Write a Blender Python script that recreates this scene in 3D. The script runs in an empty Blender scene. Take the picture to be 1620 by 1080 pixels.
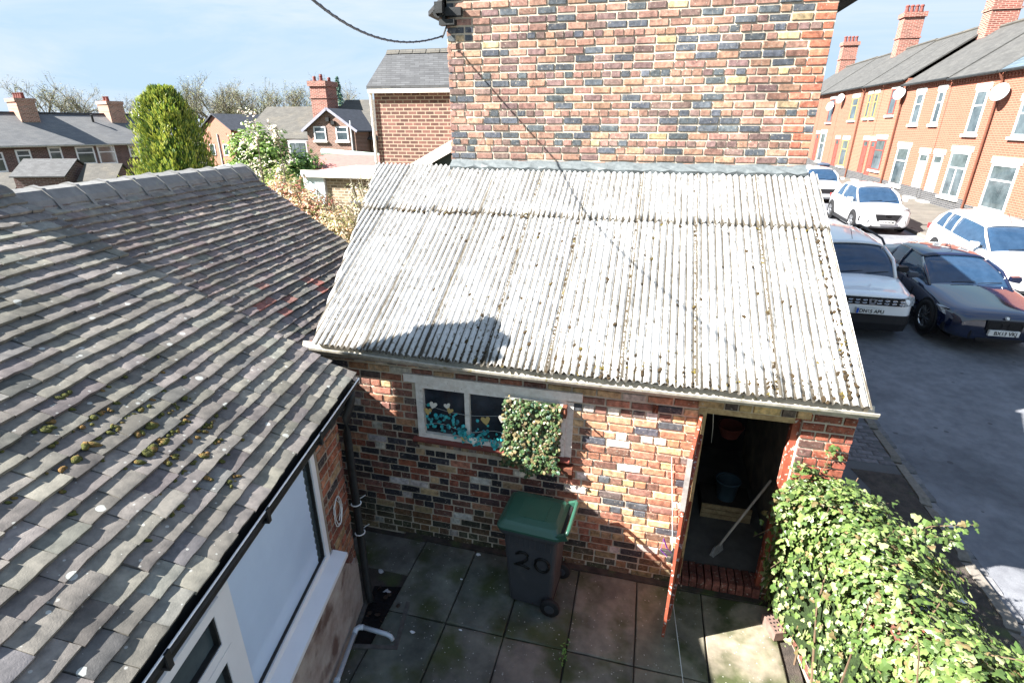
import bpy, bmesh, math, random
from mathutils import Vector, Matrix, noise
random.seed(11)
R_ = math.radians
S = bpy.context.scene
COL = S.collection

# ------------------------------------------------------------------ camera
CAM = Vector((-0.616, -4.455, 4.441)); YAW = R_(-13.98); PITCH = R_(22.23); ROLL = R_(0.17); FPX = 832.5
fwd = Vector((math.sin(YAW)*math.cos(PITCH), math.cos(YAW)*math.cos(PITCH), -math.sin(PITCH)))
rgt = Vector((math.cos(YAW), -math.sin(YAW), 0)); upv = rgt.cross(fwd)
r2 = math.cos(ROLL)*rgt + math.sin(ROLL)*upv; u2 = -math.sin(ROLL)*rgt + math.cos(ROLL)*upv
cd = bpy.data.cameras.new('camera'); cam = bpy.data.objects.new('camera', cd); COL.objects.link(cam)
cd.sensor_width = 36; cd.lens = 36*FPX/1620; cd.clip_start = 0.05; cd.clip_end = 2000
mw = Matrix((r2, u2, -fwd)).transposed().to_4x4(); mw.translation = CAM
cam.matrix_world = mw
S.camera = cam

# ------------------------------------------------------------------ sky, sun, exposure
SUND = Vector((2.0, 1.0, -1.74)).normalized()          # the way the light travels
w = bpy.data.worlds.new('World'); S.world = w; w.use_nodes = True
nt = w.node_tree; nt.nodes.clear()
out = nt.nodes.new('ShaderNodeOutputWorld'); bg = nt.nodes.new('ShaderNodeBackground')
sky = nt.nodes.new('ShaderNodeTexSky'); sky.sky_type = 'NISHITA'; sky.sun_disc = False
sky.sun_elevation = math.asin(-SUND.z); sky.sun_rotation = math.atan2(-SUND.x, -SUND.y)
sky.air_density = 1.0; sky.dust_density = 0.35; sky.ozone_density = 3.0; sky.altitude = 100
tc = nt.nodes.new('ShaderNodeTexCoord'); mp = nt.nodes.new('ShaderNodeMapping')
mp.inputs['Scale'].default_value = (1.0, 1.6, 5.5); mp.inputs['Rotation'].default_value = (0.1, 0.15, 0.5)
nz = nt.nodes.new('ShaderNodeTexNoise'); nz.inputs['Scale'].default_value = 2.3; nz.inputs['Detail'].default_value = 9
nz.inputs['Roughness'].default_value = 0.62; nz.inputs['Distortion'].default_value = 0.6
rp = nt.nodes.new('ShaderNodeValToRGB'); rp.color_ramp.elements[0].position = 0.40; rp.color_ramp.elements[1].position = 0.64
rp.color_ramp.elements[0].color = (0, 0, 0, 1); rp.color_ramp.elements[1].color = (0.5, 0.5, 0.5, 1)
mx = nt.nodes.new('ShaderNodeMixRGB'); mx.inputs['Color2'].default_value = (2.3, 2.4, 2.55, 1)
cap = nt.nodes.new('ShaderNodeMixRGB'); cap.blend_type = 'DARKEN'; cap.inputs['Fac'].default_value = 1; cap.inputs['Color2'].default_value = (1.42, 1.92, 2.45, 1)
L_ = nt.links.new
L_(tc.outputs['Generated'], mp.inputs['Vector']); L_(mp.outputs['Vector'], nz.inputs['Vector']); L_(nz.outputs['Fac'], rp.inputs['Fac'])
L_(rp.outputs['Color'], mx.inputs['Fac']); L_(sky.outputs['Color'], cap.inputs['Color1']); L_(cap.outputs['Color'], mx.inputs['Color1']); L_(mx.outputs['Color'], bg.inputs['Color'])
bg.inputs['Strength'].default_value = 0.075
L_(bg.outputs['Background'], out.inputs['Surface'])
sd = bpy.data.lights.new('sun', 'SUN'); sd.energy = 5.0; sd.angle = R_(0.5); sd.color = (1.0, 0.965, 0.915)
so = bpy.data.objects.new('sun', sd); COL.objects.link(so); so.rotation_euler = SUND.to_track_quat('-Z', 'Y').to_euler(); so.location = (-20, -12, 25)
S.view_settings.view_transform = 'Standard'; S.view_settings.look = 'None'
S.view_settings.exposure = 2.5; S.view_settings.gamma = 1.0; S.view_settings.use_curve_mapping = False

# ------------------------------------------------------------------ helpers
def pxof(P):
    v = Vector(P) - CAM; z = v.dot(fwd)
    if z < 0.05: return None
    return (810 + FPX*v.dot(r2)/z, 540 - FPX*v.dot(u2)/z, z)
def inframe(P, m=25):
    q = pxof(P)
    return q is not None and -m < q[0] < 1620+m and -m < q[1] < 1080+m
WL = {}
def wloc(o): return WL.get(o.name, Vector((0, 0, 0))) if o else Vector((0, 0, 0))
def tag(o, label=None, cat=None, group=None, kind=None):
    if label: o['label'] = label
    if cat: o['category'] = cat
    if group: o['group'] = group
    if kind: o['kind'] = kind
    return o
def add(name, me, parent=None, loc=(0, 0, 0), rotz=0, label=None, cat=None, group=None, kind=None, color=None):
    o = bpy.data.objects.new(name, me); COL.objects.link(o)
    o.location = Vector(loc) - wloc(parent); o.rotation_euler = (0, 0, rotz); o.parent = parent
    WL[o.name] = Vector(loc)
    if color: o.color = (*color, 1)
    return tag(o, label, cat, group, kind)
def empty(name, loc, label, cat, group=None):
    o = add(name, None, None, loc, 0, label, cat, group); o.empty_display_size = 0.1
    return o

class MB:
    def __init__(s): s.v = []; s.f = []; s.m = []; s.c = []
    def vert(s, p): s.v.append(tuple(p)); return len(s.v)-1
    def poly(s, pts, mi=0, col=None):
        i = len(s.v); s.v += [tuple(p) for p in pts]; s.f.append(tuple(range(i, i+len(pts)))); s.m.append(mi); s.c.append(col)
    def box(s, x0, x1, y0, y1, z0, z1, mi=0, col=None):
        s.obox(Vector(((x0+x1)/2, (y0+y1)/2, (z0+z1)/2)), Vector((1, 0, 0)), Vector((0, 1, 0)), Vector((0, 0, 1)), abs(x1-x0)/2, abs(y1-y0)/2, abs(z1-z0)/2, mi, col)
    def obox(s, c, ax, ay, az, hx, hy, hz, mi=0, col=None):
        c = Vector(c); i = len(s.v)
        for a, b, d in ((-1,-1,-1),(1,-1,-1),(1,1,-1),(-1,1,-1),(-1,-1,1),(1,-1,1),(1,1,1),(-1,1,1)):
            s.v.append(tuple(c + ax*(a*hx) + ay*(b*hy) + az*(d*hz)))
        for q in ((3,2,1,0),(4,5,6,7),(0,1,5,4),(1,2,6,5),(2,3,7,6),(3,0,4,7)):
            s.f.append(tuple(i+k for k in q)); s.m.append(mi); s.c.append(col)
    def bar(s, a, b, w, h, mi=0, col=None, up=Vector((0, 0, 1))):
        a = Vector(a); b = Vector(b); d = b-a; l = d.length
        if l < 1e-6: return
        d.normalize(); sx = d.cross(up)
        if sx.length < 1e-4: sx = d.cross(Vector((1, 0, 0)))
        sx.normalize(); sz = sx.cross(d)
        s.obox((a+b)/2, d, sx, sz, l/2, w/2, h/2, mi, col)
    def tube(s, pts, r, n=8, mi=0, col=None, caps=True):
        pts = [Vector(p) for p in pts]; rings = []
        for k, p in enumerate(pts):
            d = (pts[min(k+1, len(pts)-1)] - pts[max(k-1, 0)])
            if d.length < 1e-9: d = Vector((0, 0, 1))
            d.normalize(); a = d.cross(Vector((0, 0, 1)))
            if a.length < 0.05: a = d.cross(Vector((1, 0, 0)))
            a.normalize(); b = d.cross(a); rr = r[k] if isinstance(r, (list, tuple)) else r
            i = len(s.v); rings.append(i)
            for j in range(n):
                t = 2*math.pi*j/n; s.v.append(tuple(p + a*(rr*math.cos(t)) + b*(rr*math.sin(t))))
        for k in range(len(rings)-1):
            for j in range(n):
                s.f.append((rings[k]+j, rings[k]+(j+1) % n, rings[k+1]+(j+1) % n, rings[k+1]+j)); s.m.append(mi); s.c.append(col)
        if caps:
            s.f.append(tuple(rings[0]+j for j in range(n))[::-1]); s.m.append(mi); s.c.append(col)
            s.f.append(tuple(rings[-1]+j for j in range(n))); s.m.append(mi); s.c.append(col)
    def lathe(s, prof, c, axis, n=20, mi=0, col=None):
        """prof: list of (radius, height along axis)"""
        c = Vector(c); axis = Vector(axis).normalized(); a = axis.cross(Vector((0, 0, 1)))
        if a.length < 0.05: a = axis.cross(Vector((1, 0, 0)))
        a.normalize(); b = axis.cross(a); rings = []
        for r, h in prof:
            rings.append(len(s.v))
            for j in range(n):
                t = 2*math.pi*j/n; s.v.append(tuple(c + axis*h + a*(r*math.cos(t)) + b*(r*math.sin(t))))
        for k in range(len(rings)-1):
            for j in range(n):
                s.f.append((rings[k]+j, rings[k]+(j+1) % n, rings[k+1]+(j+1) % n, rings[k+1]+j)); s.m.append(mi); s.c.append(col)
    def loft(s, rings, mi=0, col=None, cap=True, closed=True):
        idx = []
        for rg in rings:
            idx.append(len(s.v)); s.v += [tuple(p) for p in rg]
        n = len(rings[0])
        for k in range(len(rings)-1):
            for j in range(n if closed else n-1):
                s.f.append((idx[k]+j, idx[k]+(j+1) % n, idx[k+1]+(j+1) % n, idx[k+1]+j)); s.m.append(mi); s.c.append(col)
        if cap:
            s.f.append(tuple(idx[0]+j for j in range(n))[::-1]); s.m.append(mi); s.c.append(col)
            s.f.append(tuple(idx[-1]+j for j in range(n))); s.m.append(mi); s.c.append(col)
    def append(s, vf, M, col=None, mi=0):
        i = len(s.v); vs, fs = vf
        s.v += [tuple(M @ Vector(p)) for p in vs]
        for q in fs: s.f.append(tuple(i+k for k in q)); s.m.append(mi); s.c.append(col)
    def mesh(s, name, mats, smooth=False, fixn=True):
        me = bpy.data.meshes.new(name); me.from_pydata(s.v, [], s.f)
        for m in (mats if isinstance(mats, (list, tuple)) else [mats]): me.materials.append(m)
        me.polygons.foreach_set('material_index', s.m)
        if any(c is not None for c in s.c):
            at = me.color_attributes.new('Col', 'FLOAT_COLOR', 'CORNER'); buf = []
            for q, c in zip(s.f, s.c): buf += [*(c or (1, 1, 1)), 1.0]*len(q)
            at.data.foreach_set('color', buf)
        if fixn:
            bm = bmesh.new(); bm.from_mesh(me); bmesh.ops.recalc_face_normals(bm, faces=bm.faces); bm.to_mesh(me); bm.free()
        if smooth: me.polygons.foreach_set('use_smooth', [True]*len(me.polygons))
        me.update(); return me
    def obj(s, name, mats, parent=None, smooth=False, fixn=True, **k):
        return add(name, s.mesh(name, mats, smooth, fixn), parent, **k)

# ------------------------------------------------------------------ materials
def pmat(name, c1, c2=None, rough=0.85, ns=5.0, fine=70.0, bump=0.35, bdist=0.004, spec=0.25, metal=0.0, source=None, lo=0.7, hi=1.25, coat=0.0, ramp=(0.35, 0.68), third=None, t_ns=14.0, t_pos=(0.62, 0.7), emit=None):
    m = bpy.data.materials.new(name); m.use_nodes = True; t = m.node_tree; N = t.nodes; N.clear(); L = t.links.new
    o = N.new('ShaderNodeOutputMaterial'); b = N.new('ShaderNodeBsdfPrincipled'); L(b.outputs[0], o.inputs['Surface'])
    b.inputs['Roughness'].default_value = rough; b.inputs['Metallic'].default_value = metal; b.inputs['Specular IOR Level'].default_value = spec
    if coat: b.inputs['Coat Weight'].default_value = coat; b.inputs['Coat Roughness'].default_value = 0.03
    g = N.new('ShaderNodeNewGeometry')
    n1 = N.new('ShaderNodeTexNoise'); n1.inputs['Scale'].default_value = ns; n1.inputs['Detail'].default_value = 7; n1.inputs['Roughness'].default_value = 0.62
    L(g.outputs['Position'], n1.inputs['Vector'])
    r = N.new('ShaderNodeValToRGB'); r.color_ramp.elements[0].position, r.color_ramp.elements[1].position = ramp
    L(n1.outputs['Fac'], r.inputs['Fac'])
    if source:
        if source == 'obj': si = N.new('ShaderNodeObjectInfo'); sc = si.outputs['Color']
        else: si = N.new('ShaderNodeVertexColor'); si.layer_name = 'Col'; sc = si.outputs['Color']
        r.color_ramp.elements[0].color = (lo, lo, lo, 1); r.color_ramp.elements[1].color = (hi, hi*0.98, hi*0.96, 1)
        mm = N.new('ShaderNodeMixRGB'); mm.blend_type = 'MULTIPLY'; mm.inputs['Fac'].default_value = 1
        L(sc, mm.inputs['Color1']); L(r.outputs['Color'], mm.inputs['Color2']); colout = mm.outputs['Color']
    else:
        c2 = c2 or tuple(x*0.72 for x in c1)
        r.color_ramp.elements[0].color = (*c2, 1); r.color_ramp.elements[1].color = (*c1, 1); colout = r.outputs['Color']
    if third:
        n3 = N.new('ShaderNodeTexNoise'); n3.inputs['Scale'].default_value = t_ns; n3.inputs['Detail'].default_value = 5; L(g.outputs['Position'], n3.inputs['Vector'])
        r3 = N.new('ShaderNodeValToRGB'); r3.color_ramp.elements[0].position, r3.color_ramp.elements[1].position = t_pos
        L(n3.outputs['Fac'], r3.inputs['Fac']); m3 = N.new('ShaderNodeMixRGB'); L(r3.outputs['Color'], m3.inputs['Fac'])
        L(colout, m3.inputs['Color1']); m3.inputs['Color2'].default_value = (*third, 1); colout = m3.outputs['Color']
    L(colout, b.inputs['Base Color'])
    if bump:
        n2 = N.new('ShaderNodeTexNoise'); n2.inputs['Scale'].default_value = fine; n2.inputs['Detail'].default_value = 5; L(g.outputs['Position'], n2.inputs['Vector'])
        bp = N.new('ShaderNodeBump'); bp.inputs['Strength'].default_value = bump; bp.inputs['Distance'].default_value = bdist
        L(n2.outputs['Fac'], bp.inputs['Height']); L(bp.outputs['Normal'], b.inputs['Normal'])
    m['bsdf'] = b.name; m['col'] = 1
    return m
def node(m, typ): return [n for n in m.node_tree.nodes if n.bl_idname == typ]
def lichen(m, scale, thr, colr, amt=1.0):
    """pale round lichen spots: small voronoi cells, a random few of them"""
    t = m.node_tree; N = t.nodes; L = t.links.new
    b = node(m, 'ShaderNodeBsdfPrincipled')[0]; src = b.inputs['Base Color'].links[0].from_socket
    g = node(m, 'ShaderNodeNewGeometry')[0]
    v = N.new('ShaderNodeTexVoronoi'); v.inputs['Scale'].default_value = scale; L(g.outputs['Position'], v.inputs['Vector'])
    sep = N.new('ShaderNodeSeparateColor'); L(v.outputs['Color'], sep.inputs[0])
    k1 = N.new('ShaderNodeMath'); k1.operation = 'LESS_THAN'; k1.inputs[1].default_value = thr; L(sep.outputs[0], k1.inputs[0])
    rad = N.new('ShaderNodeMath'); rad.operation = 'MULTIPLY'; rad.inputs[1].default_value = 0.42; L(sep.outputs[1], rad.inputs[0])
    k2 = N.new('ShaderNodeMath'); k2.operation = 'LESS_THAN'; L(v.outputs['Distance'], k2.inputs[0]); L(rad.outputs[0], k2.inputs[1])
    k3 = N.new('ShaderNodeMath'); k3.operation = 'MULTIPLY'; L(k1.outputs[0], k3.inputs[0]); L(k2.outputs[0], k3.inputs[1])
    k4 = N.new('ShaderNodeMath'); k4.operation = 'MULTIPLY'; k4.inputs[1].default_value = amt; L(k3.outputs[0], k4.inputs[0])
    mm = N.new('ShaderNodeMixRGB'); mm.inputs['Color2'].default_value = (*colr, 1)
    L(k4.outputs[0], mm.inputs['Fac']); L(src, mm.inputs['Color1']); L(mm.outputs['Color'], b.inputs['Base Color'])
def stain(m, scale, lo, hi, p=(.38, .62)):
    """broad soot and damp staining with a shape of its own"""
    t = m.node_tree; N = t.nodes; L = t.links.new
    b = node(m, 'ShaderNodeBsdfPrincipled')[0]; src = b.inputs['Base Color'].links[0].from_socket; g = node(m, 'ShaderNodeNewGeometry')[0]
    n = N.new('ShaderNodeTexNoise'); n.inputs['Scale'].default_value = scale; n.inputs['Detail'].default_value = 6; n.inputs['Roughness'].default_value = .6; L(g.outputs['Position'], n.inputs['Vector'])
    r = N.new('ShaderNodeValToRGB'); r.color_ramp.elements[0].position, r.color_ramp.elements[1].position = p; r.color_ramp.elements[0].color = (lo, lo, lo*1.02, 1); r.color_ramp.elements[1].color = (hi, hi, hi, 1); L(n.outputs['Fac'], r.inputs['Fac'])
    mm = N.new('ShaderNodeMixRGB'); mm.blend_type = 'MULTIPLY'; mm.inputs['Fac'].default_value = 1; L(src, mm.inputs['Color1']); L(r.outputs['Color'], mm.inputs['Color2']); L(mm.outputs['Color'], b.inputs['Base Color'])
def courses(m, axis_u, lw, lh, c_mortar, vary=0.5, msize=0.012, c2=None):
    """far walls and roofs only: courses too small to build, as colour"""
    t = m.node_tree; N = t.nodes; L = t.links.new
    b = node(m, 'ShaderNodeBsdfPrincipled')[0]; src = b.inputs['Base Color'].links[0].from_socket
    g = node(m, 'ShaderNodeNewGeometry')[0]
    dv = N.new('ShaderNodeVectorMath'); dv.operation = 'DOT_PRODUCT'; dv.inputs[1].default_value = axis_u; L(g.outputs['Position'], dv.inputs[0])
    sp = N.new('ShaderNodeSeparateXYZ'); L(g.outputs['Position'], sp.inputs[0])
    cb = N.new('ShaderNodeCombineXYZ'); L(dv.outputs['Value'], cb.inputs[0]); L(sp.outputs['Z'], cb.inputs[1])
    bt = N.new('ShaderNodeTexBrick'); L(cb.outputs[0], bt.inputs['Vector']); bt.inputs['Scale'].default_value = 1
    bt.inputs['Brick Width'].default_value = lw; bt.inputs['Row Height'].default_value = lh; bt.inputs['Mortar Size'].default_value = msize
    bt.inputs['Color1'].default_value = (1, 1, 1, 1); bt.inputs['Color2'].default_value = (*(c2 or (1-vary, 1-vary, 1-vary)), 1); bt.inputs['Mortar'].default_value = (1, 1, 1, 1)
    mm = N.new('ShaderNodeMixRGB'); mm.blend_type = 'MULTIPLY'; mm.inputs['Fac'].default_value = 1; L(src, mm.inputs['Color1']); L(bt.outputs['Color'], mm.inputs['Color2'])
    m2 = N.new('ShaderNodeMixRGB'); L(bt.outputs['Fac'], m2.inputs['Fac']); L(mm.outputs['Color'], m2.inputs['Color1']); m2.inputs['Color2'].default_value = (*c_mortar, 1)
    L(m2.outputs['Color'], b.inputs['Base Color'])
    return m

M = {}
M['brick_o'] = pmat('brick', (1, 1, 1), source='obj', ns=19, fine=140, bump=0.6, bdist=0.004, lo=0.50, hi=1.3, third=(0.34, 0.30, 0.24), t_ns=45, t_pos=(0.60, 0.74))
M['brick_a'] = pmat('brick_far', (1, 1, 1), source='attr', ns=19, fine=140, bump=0.6, bdist=0.004, lo=0.50, hi=1.3, third=(0.34, 0.30, 0.24), t_ns=45, t_pos=(0.60, 0.74))
M['mortar_cream'] = pmat('mortar_cream', (0.54, 0.47, 0.36), (0.40, 0.345, 0.265), ns=9, fine=120, bump=0.6)
M['mortar_grey'] = pmat('mortar_grey', (0.36, 0.30, 0.22), (0.20, 0.17, 0.14), ns=6, fine=120, bump=0.6)
M['tile_o'] = pmat('tile', (1, 1, 1), source='obj', ns=16, fine=160, bump=0.5, bdist=0.002, lo=0.72, hi=1.25, rough=0.8)
M['tile_a'] = pmat('tile_far', (1, 1, 1), source='attr', ns=16, fine=160, bump=0.5, bdist=0.002, lo=0.72, hi=1.25, rough=0.8)
for k in ('tile_o', 'tile_a'): lichen(M[k], 17, 0.06, (0.40, 0.41, 0.38), .8); lichen(M[k], 50, 0.07, (0.36, 0.36, 0.33), 0.7)
M['white_upvc'] = pmat('white_upvc', (0.66, 0.67, 0.69), (0.62, 0.63, 0.65), rough=0.35, bump=0.0, spec=0.4)
M['white_wood'] = pmat('old_white_paint', (0.74, 0.71, 0.66), (0.58, 0.54, 0.48), rough=0.7, ns=18, third=(0.30, 0.25, 0.2), t_ns=30, t_pos=(0.66, 0.72))
M['red_sill'] = pmat('red_sill', (0.20, 0.055, 0.04), (0.12, 0.04, 0.035), rough=0.6)
M['glass_dark'] = pmat('glass_dark', (0.035, 0.045, 0.06), (0.012, 0.016, 0.022), rough=0.06, bump=0.0, spec=0.6)
M['blind_reflect'] = pmat('net_blind', (0.50, 0.63, 0.80), (0.44, 0.56, 0.73), coat=.6, rough=0.5, bump=0.06, fine=18, ns=2, spec=0.5)  # reflected sky is put into the blind's blue
M['glass_house'] = pmat('window_glass', (0.085, 0.11, 0.12), (0.02, 0.03, 0.035), rough=0.05, bump=0.0, ns=1.2, spec=0.7)
M['black_iron'] = pmat('black_iron', (0.025, 0.027, 0.028), (0.012, 0.013, 0.013), rough=0.5, ns=14)
M['rust'] = pmat('rusty_iron', (0.16, 0.055, 0.03), (0.07, 0.03, 0.02), rough=0.8, ns=30)
M['gutter_grey'] = pmat('weathered_gutter', (0.46, 0.43, 0.36), (0.28, 0.26, 0.22), rough=0.75, ns=14, third=(0.2, 0.17, 0.08), t_ns=22)
M['moss'] = pmat('moss', (0.105, 0.105, 0.024), (0.05, 0.055, 0.016), ns=40, fine=200, bump=1.0, bdist=0.01, rough=1, third=(0.17, 0.10, 0.035), t_ns=12, t_pos=(0.5, 0.6))
M['moss_brown'] = pmat('brown_moss', (0.062, 0.040, 0.018), (0.026, 0.019, 0.011), ns=40, fine=200, bump=1.0, bdist=0.01, rough=1, third=(0.13, 0.10, 0.022), t_ns=9, t_pos=(0.56, 0.66))
M['concrete'] = pmat('concrete', (0.25, 0.235, 0.20), (0.17, 0.16, 0.135), ns=7, fine=220, bump=0.4, bdist=0.003)
M['timber'] = pmat('bare_timber', (0.45, 0.33, 0.18), (0.27, 0.18, 0.09), ns=20, rough=0.8)
M['red_paint'] = pmat('peeling_red_paint', (0.30, 0.075, 0.04), (0.20, 0.05, 0.03), ns=14, rough=0.6, third=(0.50, 0.46, 0.42), t_ns=26, t_pos=(0.60, 0.64))
M['lead'] = pmat('lead_flashing', (0.115, 0.13, 0.135), (0.075, 0.088, 0.092), rough=0.6, ns=20)

for k in ('brick_o', 'brick_a', 'mortar_cream', 'mortar_grey'): stain(M[k], 1.15, .80, 1.14); stain(M[k], 4.2, .86, 1.06)
for k in ('tile_o', 'tile_a'): stain(M[k], 1.6, .78, 1.08)
def palette(items):
    tot = sum(wt for wt, _ in items)
    def f():
        r = random.random()*tot
        for wt, c in items:
            r -= wt
            if r <= 0: break
        k = random.uniform(0.74, 1.24); j = random.uniform(0.965, 1.035)
        return (c[0]*k, c[1]*k*j, c[2]*k*(2-j))
    return f

# ---- unit brick: x -.5...5, z -.5...5, y 0 (back) .. -1 (face); variants uneven
def brick_variant(seed):
    rd = random.Random(seed); j = lambda a: rd.uniform(-a, a)
    def ring(sx, sz, y, a): return [(-sx+j(a), y, -sz+j(a*2)), (sx+j(a), y, -sz+j(a*2)), (sx+j(a), y, sz+j(a*2)), (-sx+j(a), y, sz+j(a*2))]
    v = ring(.5, .5, 0, 0) + ring(.498, .49, -.66, .010) + ring(.466, .40, -1+j(.14), .014)
    f = []
    for a in (0, 4):
        for k in range(4): f.append((a+k, a+(k+1) % 4, a+4+(k+1) % 4, a+4+k))
    f.append((8, 9, 10, 11))
    return v, f
BRV = [brick_variant(100+i) for i in range(8)]
def vf_mesh(name, vf, mat, smooth=False):
    b = MB(); b.append(vf, Matrix.Identity(4)); return b.mesh(name, mat, smooth)
BRM = [vf_mesh('brick', v, M['brick_o']) for v in BRV]

def place_pieces(parent, name, variants, meshes, items, mat_attr, limit=300, restname=None):
    """items: (matrix, colour). The ones that show largest become objects, the rest one mesh."""
    def key(it):
        P = it[0].translation; q = pxof(P)
        return (0 if inframe(P) else 1, q[2] if q else 1e9)
    items = sorted(items, key=key); rest = MB(); nrest = 0
    for i, (mt, c) in enumerate(items):
        vi = random.randrange(len(variants))
        if i < limit and inframe(mt.translation, 10):
            o = bpy.data.objects.new(name, meshes[vi]); COL.objects.link(o); o.parent = parent
            m2 = mt.copy(); m2.translation = mt.translation - wloc(parent); o.matrix_basis = m2; o.color = (*c, 1)
        else:
            rest.append(variants[vi], mt, c); nrest += 1
    if nrest: rest.obj(restname or name+'_remainder', mat_attr, parent, kind='stuff')

def lay_bricks(W, H, course, Lb, holes=(), header_rows=(4, 6), rowfun=None, joint=0.013):
    """-> list (x0,x1,z0,z1,row) in wall coordinates"""
    res = []; z = 0.0; row = 0; nxt = random.randint(1, 3)
    while z < H-0.02:
        hgt = course; x0w, x1w = (rowfun(z) if rowfun else (0, W))
        header = (row == nxt)
        if header: nxt = row + random.randint(*header_rows)
        x = x0w - (random.uniform(0, Lb*0.5) if header else (Lb*0.5 if row % 2 else 0) + random.uniform(0, .03))
        while x < x1w:
            l = (Lb*0.5 if header else Lb) + random.uniform(-.006, .006)
            if not header and random.random() < 0.07: l = Lb*0.5
            a, b = max(x, x0w), min(x+l-joint, x1w)
            segs = [(a, b)]
            for hx0, hx1, hz0, hz1 in holes:
                if z+hgt*0.5 > hz0 and z+hgt*0.5 < hz1:
                    ns = []
                    for s0, s1 in segs:
                        if s1 <= hx0 or s0 >= hx1: ns.append((s0, s1)); continue
                        if s0 < hx0: ns.append((s0, hx0-.002))
                        if s1 > hx1: ns.append((hx1+.002, s1))
                    segs = ns
            for s0, s1 in segs:
                if s1-s0 > 0.03: res.append((s0, s1, z, z+hgt-joint, row))
            x += l
        z += hgt; row += 1
    return res
def bricks_to_items(cells, org, ux, nrm, proud, colfun, depth=0.05):
    """org: wall origin on the mortar face; nrm: outward"""
    items = []; ux = Vector(ux); nrm = Vector(nrm); uz = Vector((0, 0, 1))
    for x0, x1, z0, z1, row in cells:
        c = Vector(org) + ux*((x0+x1)/2) + uz*((z0+z1)/2) + nrm*(proud*random.uniform(.55, 1.15))
        dp = depth
        Mx = Matrix((ux*(x1-x0), -nrm*(dp), uz*(z1-z0))).transposed().to_4x4()
        Mx = Mx @ Matrix.Rotation(random.uniform(-.012, .012), 4, 'Y')
        # unit brick face lies at local y=-1 -> moves outward by dp; back is inside the wall
        Mx.translation = c - nrm*dp
        items.append((Mx, colfun((x0+x1)/2, (z0+z1)/2, row)))
    return items

def clear_glass(name):
    m = bpy.data.materials.new(name); m.use_nodes = True; t = m.node_tree; N = t.nodes; N.clear(); L = t.links.new
    o = N.new('ShaderNodeOutputMaterial'); a = N.new('ShaderNodeBsdfTransparent'); a.inputs[0].default_value = (.90, .94, .97, 1); b = N.new('ShaderNodeBsdfGlossy'); b.inputs['Roughness'].default_value = .02
    f = N.new('ShaderNodeFresnel'); f.inputs[0].default_value = 1.6; x = N.new('ShaderNodeMixShader'); L(f.outputs[0], x.inputs[0]); L(a.outputs[0], x.inputs[1]); L(b.outputs[0], x.inputs[2]); L(x.outputs[0], o.inputs['Surface']); return m
M['clear_glass'] = clear_glass('clear_glass')

# ================================================================== SETTING
def road_z(y):
    pts = [(-60, -.6), (-10, -.1), (0, 0.0), (4, .08), (8, .22), (16, .62), (23, .80), (33, .92), (45, 1.12), (80, 1.7), (140, 2.2)]
    for (a, za), (b, zb) in zip(pts, pts[1:]):
        if y <= b: return za + (zb-za)*max(0, (y-a))/(b-a)
    return pts[-1][1]
KN, KF = 3.3, 9.35            # near and far kerb lines
M['soil'] = pmat('rough_ground', (0.10, 0.095, 0.05), (0.05, 0.055, 0.025), ns=1.5, fine=8, bump=1, bdist=.05)
M['asphalt'] = pmat('asphalt', (0.185, 0.190, 0.205), (0.142, 0.147, 0.160), ns=1.3, fine=260, bump=0.9, bdist=0.006, rough=0.9, third=(.115, .119, .13), t_ns=.55, t_pos=(.5, .62)); stain(M['asphalt'], 6, .82, 1.06); lichen(M['asphalt'], 9, .03, (.05, .05, .052), .6)
M['tarmac_path'] = pmat('old_tarmac', (0.105, 0.102, 0.102), (0.08, 0.078, 0.078), ns=2.5, fine=200, bump=0.6, bdist=0.005, rough=0.95)
M['dirt'] = pmat('dark_dirt', (0.075, 0.06, 0.05), (0.035, 0.03, 0.026), ns=10, fine=120, bump=1, bdist=0.012, third=(0.06, 0.075, 0.03), t_ns=4, t_pos=(.55, .7))
M['kerb'] = pmat('kerb_stone', (0.17, 0.155, 0.135), (0.11, 0.10, 0.09), ns=8)
M['slab'] = pmat('paving_slab', (1, 1, 1), source='obj', ns=5, fine=230, bump=0.5, bdist=0.003, lo=0.72, hi=1.2, third=(0.055, 0.065, 0.026), t_ns=2.6, t_pos=(0.46, 0.64), rough=0.7); stain(M['slab'], 2.1, .62, 1.08)
lichen(M['slab'], 55, 0.10, (0.34, 0.33, 0.30), 0.7)
M['paving_far'] = courses(pmat('flagstones', (0.15, 0.135, 0.115), (0.115, 0.105, 0.09), ns=2), (0, 1, 0), .6, .6, (.07, .065, .055), .2, .01)
M['line_paint'] = pmat('road_paint', (0.62, 0.62, 0.60), (0.45, 0.45, 0.44), ns=12)

g = MB()   # ground: one sheet to the horizon, falling away to the left, level with the street on the right
xs = [-900, -300, -120, -70, -50, -40, -30, -24, -18, -14, -10, -6, -3.9, -2, 0, 1.25, 1.6, 3, 6, 10, 13.2, 20, 30, 60, 150, 400, 900]
ys = [-200, -60, -20, -8, -5, -3, -1.5, 0, 1.5, 3, 5, 8, 11, 14, 18, 22, 26, 30, 36, 44, 55, 70, 100, 160, 300, 900]
def ground_z(x, y):
    if x > 1.5: return road_z(min(y, 140)) - 0.12
    base = -0.12
    if x < -9: base -= min(2.6, (-9-x)*0.075)
    return base + 0.0*y
gi = [[g.vert((x, y, ground_z(x, y))) for x in xs] for y in ys]
for a in range(len(ys)-1):
    for b in range(len(xs)-1):
        g.f.append((gi[a][b], gi[a][b+1], gi[a+1][b+1], gi[a+1][b])); g.m.append(0); g.c.append(None)
g.obj('ground', M['soil'], kind='structure', fixn=False)

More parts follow.
